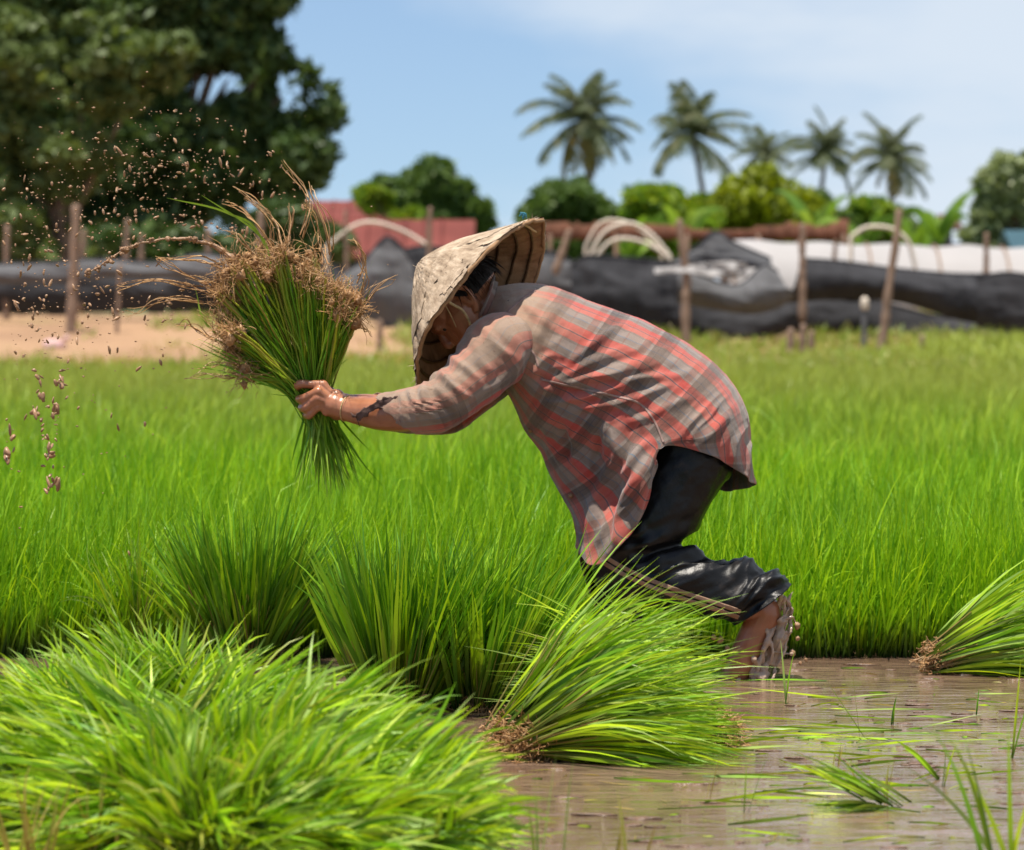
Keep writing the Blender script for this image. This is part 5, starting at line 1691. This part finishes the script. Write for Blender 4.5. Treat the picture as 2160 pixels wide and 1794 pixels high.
# ---------------------------------------------------------------- splash round the lifted foot
splash = empty('water_splash', G(1600, 1430), 'muddy water pouring off the lifted foot in a ragged sheet', 'splash')
sch = []
for pts, r0, r1 in (([(1648, 1255), (1640, 1300), (1622, 1345), (1605, 1390), (1590, 1440)], .014, .016), ([(1655, 1262), (1655, 1300), (1648, 1330), (1655, 1345)], .010, .006), ([(1630, 1300), (1612, 1345), (1596, 1380), (1585, 1425)], .014, .014), ([(1618, 1330), (1630, 1370), (1625, 1400)], .012, .009),
                    ([(1590, 1390), (1600, 1420), (1606, 1450), (1612, 1462)], .012, .005), ([(1580, 1400), (1585, 1440), (1600, 1460)], .013, .008), ([(1652, 1308), (1672, 1302), (1676, 1312), (1684, 1322)], .005, .006), ([(1630, 1375), (1650, 1378), (1672, 1380)], .004, .006),
                    ([(1570, 1410), (1555, 1440), (1548, 1462)], .014, .010), ([(1610, 1370), (1608, 1410), (1618, 1438)], .013, .008)):
    q = np.array([P(x, y, -.14 + rng.normal(0, .012)) for x, y in pts])
    sch.append((q, np.linspace(r0, r1, len(q)) * (.8 + .5 * rng.random(len(q))), 24))
sch = [(q_, r_ * .45, n_) for q_, r_, n_ in sch]
skin_union('water_strands', sch, .0020, M['splash'], splash, 3, lambda co, no: (fbm(co * 70, 8, 3) - .5) * .008)
nu, nv = 70, 90
tp = cr(np.array([P(x, y, -.135 + dy) for x, y, dy in ((1664, 1246, .01), (1658, 1282, -.0), (1648, 1308, -.0), (1632, 1335, .0), (1612, 1362, .0), (1592, 1395, .0))]), nu)
bt = cr(np.array([P(x, y, -.135 + dy) for x, y, dy in ((1668, 1335, .0), (1660, 1362, -.01), (1644, 1410, -.02), (1626, 1452, -.02), (1608, 1464, -.02), (1584, 1464, -.01))]), nu)
v = np.linspace(0, 1, nv)[None, :, None]
V = tp[:, None] * (1 - v) + bt[:, None] * v
un = np.linspace(0, 1, nu)[:, None] + 0 * v[..., 0]; vn = v[..., 0] + 0 * un
V[..., 1] += (fbm(np.stack([un * 7, vn * 3, un * 0], -1), 3, 3) - .5) * .05 + (fbm(V * 90, 5, 2) - .5) * .012
V[..., 0] += (fbm(np.stack([un * 5, vn * 6, un * 0], -1), 13, 3) - .5) * .03
hole = fbm(np.stack([un * 11, vn * 5, un * 0], -1), 29, 3)
F = grid_faces(nu, nv)
keep = (hole.ravel()[F].mean(1) < .80 - .40 * vn.ravel()[F].mean(1) ** 1.6)
o = mesh('water_sheet', V.reshape(-1, 3), F[keep], M['splash'], splash)
md = o.modifiers.new('th', 'SOLIDIFY'); md.thickness = 0.005; md.offset = 0
md = o.modifiers.new('sm', 'SMOOTH'); md.factor = .5; md.iterations = 10
for k, (x, y, r) in enumerate(((1682, 1320, 6), (1683, 1347, 4), (1672, 1378, 6), (1688, 1400, 3), (1700, 1392, 3), (1612, 1468, 6), (1638, 1456, 7), (1640, 1466, 5), (1534, 1368, 5), (1520, 1350, 6), (1506, 1345, 5))):
    v = shapes[k % 8] * np.array([.9, .9, 1.5]) * (r * D / FPX) + P(x, y, -.14)
    tag(mesh('water_droplet', v, icoF, M['droplet']), 'drop of muddy water falling beside the lifted foot', 'water droplet', 'drops beside the lifted foot')


#=====================================================================  BUNDLES OF CUT SEEDLINGS
def bundle(label, root, axis, length, spread, n, mt, r0=.05, droop=(.2, .9), w=.0062, seg=8, group='bundles of uprooted rice seedlings', flat=1.0, roots=True, name='rice_bundle', stemfrac=.5, side=.4, rootlen=1.0, clump=.10, stagger=0.0):
    root = np.array(root, float); axis = unit(np.array(axis, float))
    t = empty(name, root, label, 'rice bundle', group)
    e1 = unit(np.cross(axis, [0, 0, 1.0]) if abs(axis[2]) < .95 else np.array([1., 0, 0])); e2 = np.cross(e1, axis)
    nc = max(n // 7, 8); which = rng.integers(nc, size=n)
    a = rng.random(nc) * 2 * math.pi; rr = np.sqrt(rng.random(nc))
    ox = (np.cos(a) * rr)[which] + rng.normal(0, .07, n); oy = (np.sin(a) * rr * flat)[which] + rng.normal(0, .07, n)
    clj = rng.normal(0, clump, (nc, 3))[which]; clL = (0.75 + .35 * rng.random(nc))[which]; cld = rng.random(nc)[which]
    base = root + r0 * (ox[:, None] * e1 + oy[:, None] * e2) + axis * rng.normal(0, .02, n)[:, None]
    if stagger: base = base + (axis * [1, 1, .5]) * (stagger * rng.random(nc) ** .8)[which][:, None] + np.array([0, 0, .03]) * rng.random(nc)[which][:, None]
    base[:, 2] = np.maximum(base[:, 2], .004)
    d0 = axis + spread * (ox[:, None] * e1 + oy[:, None] * e2) + rng.normal(0, .05, (n, 3)) + clj
    L = length * clL * (0.72 + .36 * rng.random(n))
    dp = droop[0] + (droop[1] - droop[0]) * (.6 * cld + .4 * rng.random(n)) ** 1.5
    V, F, A = blades(base, d0, L, w * (.6 + .7 * rng.random(n)), dp, seg, side, 1.7)
    V[:, 2] = np.maximum(V[:, 2], .003)
    mesh('leaves', V, F, M[mt], t, A, smooth=False)
    if not roots: return t
    k = int(n * .45)
    b2 = base[:k]
    tt = np.linspace(0, 1, 6)[None, :, None]
    paths = b2[:, None] + tt * (unit(d0[:k]) * (length * stemfrac * (.6 + .5 * rng.random((k, 1)))))[:, None]
    paths[..., 2] = np.maximum(paths[..., 2], .003)
    paths = paths[np.argsort(np.abs(ox[:k]) + np.abs(oy[:k]))[:int(k * .85)]]; k = len(paths)
    V, F, A = tubes(paths, np.linspace(.0026, .0014, 6)[None] * (.7 + .5 * rng.random((k, 1))), 4)
    mesh('stems', V, F, M['stem'], t, A)
    if roots:
        K = 7
        b3 = np.repeat(base[:int(n * .6)], K, 0); m_ = len(b3); S = 7
        step = unit(-axis * .8 + rng.normal(0, .6, (m_, 3)))
        sg = unit(step[:, None] + rng.normal(0, .5, (m_, S - 1, 3)).cumsum(1) * .4) * ((.02 + .045 * rng.random(m_)) * rootlen / (S - 1))[:, None, None]
        paths = np.concatenate([b3[:, None], b3[:, None] + np.cumsum(sg, 1)], 1)
        paths[..., 2] = np.maximum(paths[..., 2], .002)
        V, F, A = tubes(paths, np.full((m_, S), .0009), 3)
        mesh('roots', V, F, M['root'], t, A)
    return t


# standing bunches behind the pile
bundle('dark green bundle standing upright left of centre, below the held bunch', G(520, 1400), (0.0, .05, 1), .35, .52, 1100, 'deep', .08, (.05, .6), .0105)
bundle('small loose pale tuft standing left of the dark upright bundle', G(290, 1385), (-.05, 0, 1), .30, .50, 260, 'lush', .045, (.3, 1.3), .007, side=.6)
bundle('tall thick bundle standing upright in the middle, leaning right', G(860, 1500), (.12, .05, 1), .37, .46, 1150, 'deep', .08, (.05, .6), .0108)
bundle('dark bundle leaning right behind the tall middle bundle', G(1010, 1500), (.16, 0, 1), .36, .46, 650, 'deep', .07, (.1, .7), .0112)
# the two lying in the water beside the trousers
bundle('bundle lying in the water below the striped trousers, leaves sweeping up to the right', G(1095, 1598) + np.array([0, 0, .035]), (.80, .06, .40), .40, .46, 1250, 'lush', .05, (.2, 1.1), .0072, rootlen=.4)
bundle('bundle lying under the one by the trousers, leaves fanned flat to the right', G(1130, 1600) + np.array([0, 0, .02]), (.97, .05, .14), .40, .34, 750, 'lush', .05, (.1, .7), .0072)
bundle('bundle lying with its leaves fanned left and its roots at the right end', G(1500, 1582) + np.array([0, .05, .02]), (-.92, .12, .26), .42, .36, 550, 'lush', .05, (.2, .9), .0074, rootlen=.6)
bundle('bundle lying on the water at the right edge, brown stems to the left', G(1990, 1420) + np.array([0, 0, .03]), (.88, .06, .29), .36, .40, 850, 'lush', .045, (.2, .9), .0070, rootlen=.3)
# the big foreground pile
pile = [
    ('pile bundle at the back left, leaves fanned up and left toward the field', (430, 1545, 0.07), (-.72, .2, .40), .36, .50, 800),
    ('pile bundle at the far left with leaves rising past the left edge', (240, 1575, 0.06), (-.62, .2, .42), .36, .55, 800),
    ('pile bundle combed straight left from the crest of the heap', (480, 1625, 0.09), (-.93, .0, .22), .40, .40, 800),
    ('pile bundle lying along the left edge in the middle of the heap', (280, 1655, 0.06), (-.95, .0, .16), .38, .42, 700),
    ('pile bundle in the lower left middle, leaves hanging to the left', (470, 1705, 0.08), (-.95, -.1, .10), .40, .42, 800),
    ('pile bundle in the lower left corner above the brown soil', (230, 1735, 0.05), (-.93, -.15, .08), .36, .40, 700),
    ('pile bundle at the bottom, leaves trailing left over the soil', (480, 1760, 0.06), (-.90, -.2, .05), .38, .42, 700),
    ('pile bundle on the back crest with short leaves pointing up and right', (400, 1545, 0.07), (.62, .2, .40), .34, .50, 700),
    ('pile bundle on the back right crest, in front of the tall upright bundle', (480, 1590, 0.08), (.86, .15, .26), .40, .42, 800),
    ('pile bundle reaching right below the foot of the tall upright bundle', (640, 1625, 0.06), (.92, .1, .20), .38, .40, 700),
    ('pile bundle in the middle of the heap combed straight right', (510, 1675, 0.09), (.92, .0, .18), .42, .42, 800),
    ('pile bundle with leaf tips ending over the muddy water at right', (740, 1695, 0.06), (.95, .0, .12), .36, .42, 700),
    ('pile bundle low on the right side, leaves arching right', (560, 1720, 0.08), (.90, -.1, .12), .40, .45, 800),
    ('pale pile bundle at the lower right, nearest the water', (790, 1745, 0.03), (.95, -.1, .12), .36, .45, 700),
    ('pile bundle at the bottom edge, leaves sweeping right', (600, 1805, 0.05), (.90, -.15, .10), .38, .45, 700),
    ('pile bundle in the bottom right corner of the heap', (830, 1815, 0.02), (.88, .05, .16), .34, .5, 600),
    ('ruffled pile bundle on top of the heap with leaves pointing at the camera', (470, 1695, 0.08), (.05, -.45, .55), .26, .75, 600),
    ('pile bundle in the hollow of the heap with leaves pointing down at the soil', (430, 1750, .07), (-.3, -.4, .45), .30, .7, 600),
    ('pile bundle at the bottom edge under the hollow of the heap', (400, 1830, .05), (.2, -.3, .4), .30, .8, 500),
    ('pile bundle filling the middle front of the heap', (520, 1780, .07), (.35, -.3, .42), .30, .7, 600)]
for lab, (x, y, z), ax, L, sp, n in pile:
    p = G(x - (125 if ax[0] > .5 else 0), y + (38 if y < 1650 else 14), z * .75)
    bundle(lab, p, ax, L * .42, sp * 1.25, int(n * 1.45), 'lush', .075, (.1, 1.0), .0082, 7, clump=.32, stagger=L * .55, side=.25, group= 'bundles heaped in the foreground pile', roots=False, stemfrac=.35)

# small floating tuft
bundle('small green tuft floating alone on the water at lower right', G(1860, 1710) + np.array([0, 0, .006]), (-.85, 0, .22), .13, .5, 110, 'lush', .02, (.2, .8), .0055, roots=False, name='rice_tuft', group='loose rice in the water')

# ---------------------------------------------------------------- loose leaves afloat, sprouts, near weeds
n = 230
py_ = np.where(rng.random(n) < .5, rng.normal(1555, 30, n), 1400 + 390 * rng.random(n))
px_ = np.where(rng.random(n) < .8, 1000 + 1200 * rng.random(n), 1500 + 660 * rng.random(n))
base = np.array([G(x, max(y, 1392)) for x, y in zip(px_, py_)]) + [0, 0, .003]
az = rng.normal(0, .5, n) + np.where(rng.random(n) < .5, 0, math.pi)
dr = np.column_stack([np.cos(az), np.sin(az), .02 + .05 * rng.random(n)])
L = .02 + .22 * rng.random(n) ** 2.2
V, F, A = blades(base, dr, L, .0035 + .004 * rng.random(n), .12, 5, .25)
V[:, 2] = np.clip(V[:, 2], .002, None)
tag(mesh('floating_leaves', V, F, M['lush'], attrs=A, smooth=False), 'scattered cut rice leaves floating on the muddy water', 'leaves', kind='stuff')
n = 130
base = np.array([G(1000 + 1150 * rng.random(), 1395 + 390 * rng.random()) for _ in range(n)]) + [0, 0, .003]
az = rng.random(n) * 6.28
V, F, A = blades(base, np.column_stack([np.cos(az), np.sin(az), .03 + 0 * az]), .02 + .05 * rng.random(n), .003, .1, 4, .4)
V[:, 2] = np.clip(V[:, 2], .002, None)
tag(mesh('floating_straw', V, F, M['dry'], attrs=A, smooth=False), 'bits of brown straw floating on the muddy water', 'straw', kind='stuff')
# crumbs of mud breaking the surface
parts = []
for k in range(130):
    c = G(1000 + 1150 * rng.random(), 1392 + 400 * rng.random() ** 1.2)
    s = .004 + .012 * rng.random() ** 2
    parts.append((shapes[k % 8] * np.array([1.5, 1.2, .35]) * s + c, icoF, {}))
V, F, _ = join(parts)
tag(mesh('mud_crumbs', V, F, M['mud_clump']), 'crumbs of mud breaking the surface of the water', 'mud', kind='stuff')


def sprout(px, py, hpx, lean, label, mt='lush', nb=3, w=.006):
    b0 = G(px, py)
    s = (D + b0[1]) / FPX
    V, F, A = blades(np.repeat(b0[None], nb, 0) + rng.normal(0, .004, (nb, 3)) * [1, 1, 0], np.column_stack([lean + rng.normal(0, .16, nb), rng.normal(0, .1, nb), np.ones(nb)]), hpx * s * (1.05 - .35 * np.arange(nb) / nb), w, .15 + .4 * rng.random(nb), 7, .25)
    o = mesh('rice_sprout', V - b0, F, M[mt], attrs=A, smooth=False); o.location = b0
    tag(o, label, 'sprout', 'single rice sprouts standing in the water')


for a in ((1657, 1485, 130, .02, 'tall pale sprout in the water right of the lifted foot', 'lush', 2),
          (1822, 1560, 175, -.32, 'long thin sprout leaning left in the middle of the open water', 'lush', 2),
          (1985, 1645, 120, -.75, 'thick green blade tilted left, standing in the water at right', 'lush', 2, .012),
          (1880, 1530, 60, .05, 'short dark sprout near the lone grass stalk', 'deep', 2),
          (2060, 1510, 55, .25, 'short green sprout left of the right edge bundle', 'deep', 2),
          (2135, 1600, 200, .0, 'tall thin sprout near the right edge', 'lush', 3),
          (1990, 1660, 110, .15, 'sprout of several thin blades beside the tilted blade', 'lush', 4, .004),
          (1765, 1620, 60, .05, 'thin brownish stalk in the water below the green leaf mat', 'dry', 3, .003),
          (1805, 1640, 55, -.05, 'short brown stubble stalk left of the green stub', 'dry', 3, .003),
          (1492, 1690, 90, .2, 'brown thin stalk in the water below the lying bundle', 'dry', 2, .003),
          (1870, 1690, 95, -.1, 'brown forked stalk rising from the floating tuft', 'dry', 3, .004),
          (1575, 1715, 130, .35, 'thin pale stalk leaning right below the lying bundle', 'lush', 2, .003)):
    sprout(*a[:5], *a[5:])


def near_weed(px, d, zt, label, mt, nb, lean=0.0, w=.006):
    x = (px - 1080) / FPX * d
    zb = max(0.0, float(ground_z(np.array(x), np.array(d))))
    b0 = np.array([x, d - D, zb])
    V, F, A = blades(np.repeat(b0[None], nb, 0) + rng.normal(0, .012, (nb, 3)) * [1, 1, 0], np.column_stack([lean + rng.normal(0, .22, nb), rng.normal(0, .12, nb), np.ones(nb)]), (zt - zb) * (.7 + .4 * rng.random(nb)), w, .2 + .7 * rng.random(nb), 8, .35)
    o = mesh('grass_tuft', V - b0, F, M[mt], attrs=A, smooth=False); o.location = b0
    tag(o, label, 'grass tuft', 'out of focus grass nearest the camera')


near_weed(2120, 5.0, .24, 'blurred green blades nearest the camera at the lower right corner', 'lush', 7, -.2, .009)
near_weed(60, 5.0, .20, 'blurred yellowish grass tuft at the lower left corner', 'dry', 16, .05, .006)
near_weed(210, 5.1, .17, 'blurred dry grass tuft on the soil right of the corner tuft', 'dry', 12, .1, .006)
near_weed(1310, 5.0, .15, 'blurred yellow sprigs at the bottom edge below the lying bundle', 'dry', 7, .0, .006)
near_weed(1160, 5.1, .19, 'blurred pale upright blades at the bottom edge beside the pile', 'lush', 5, .0, .005)
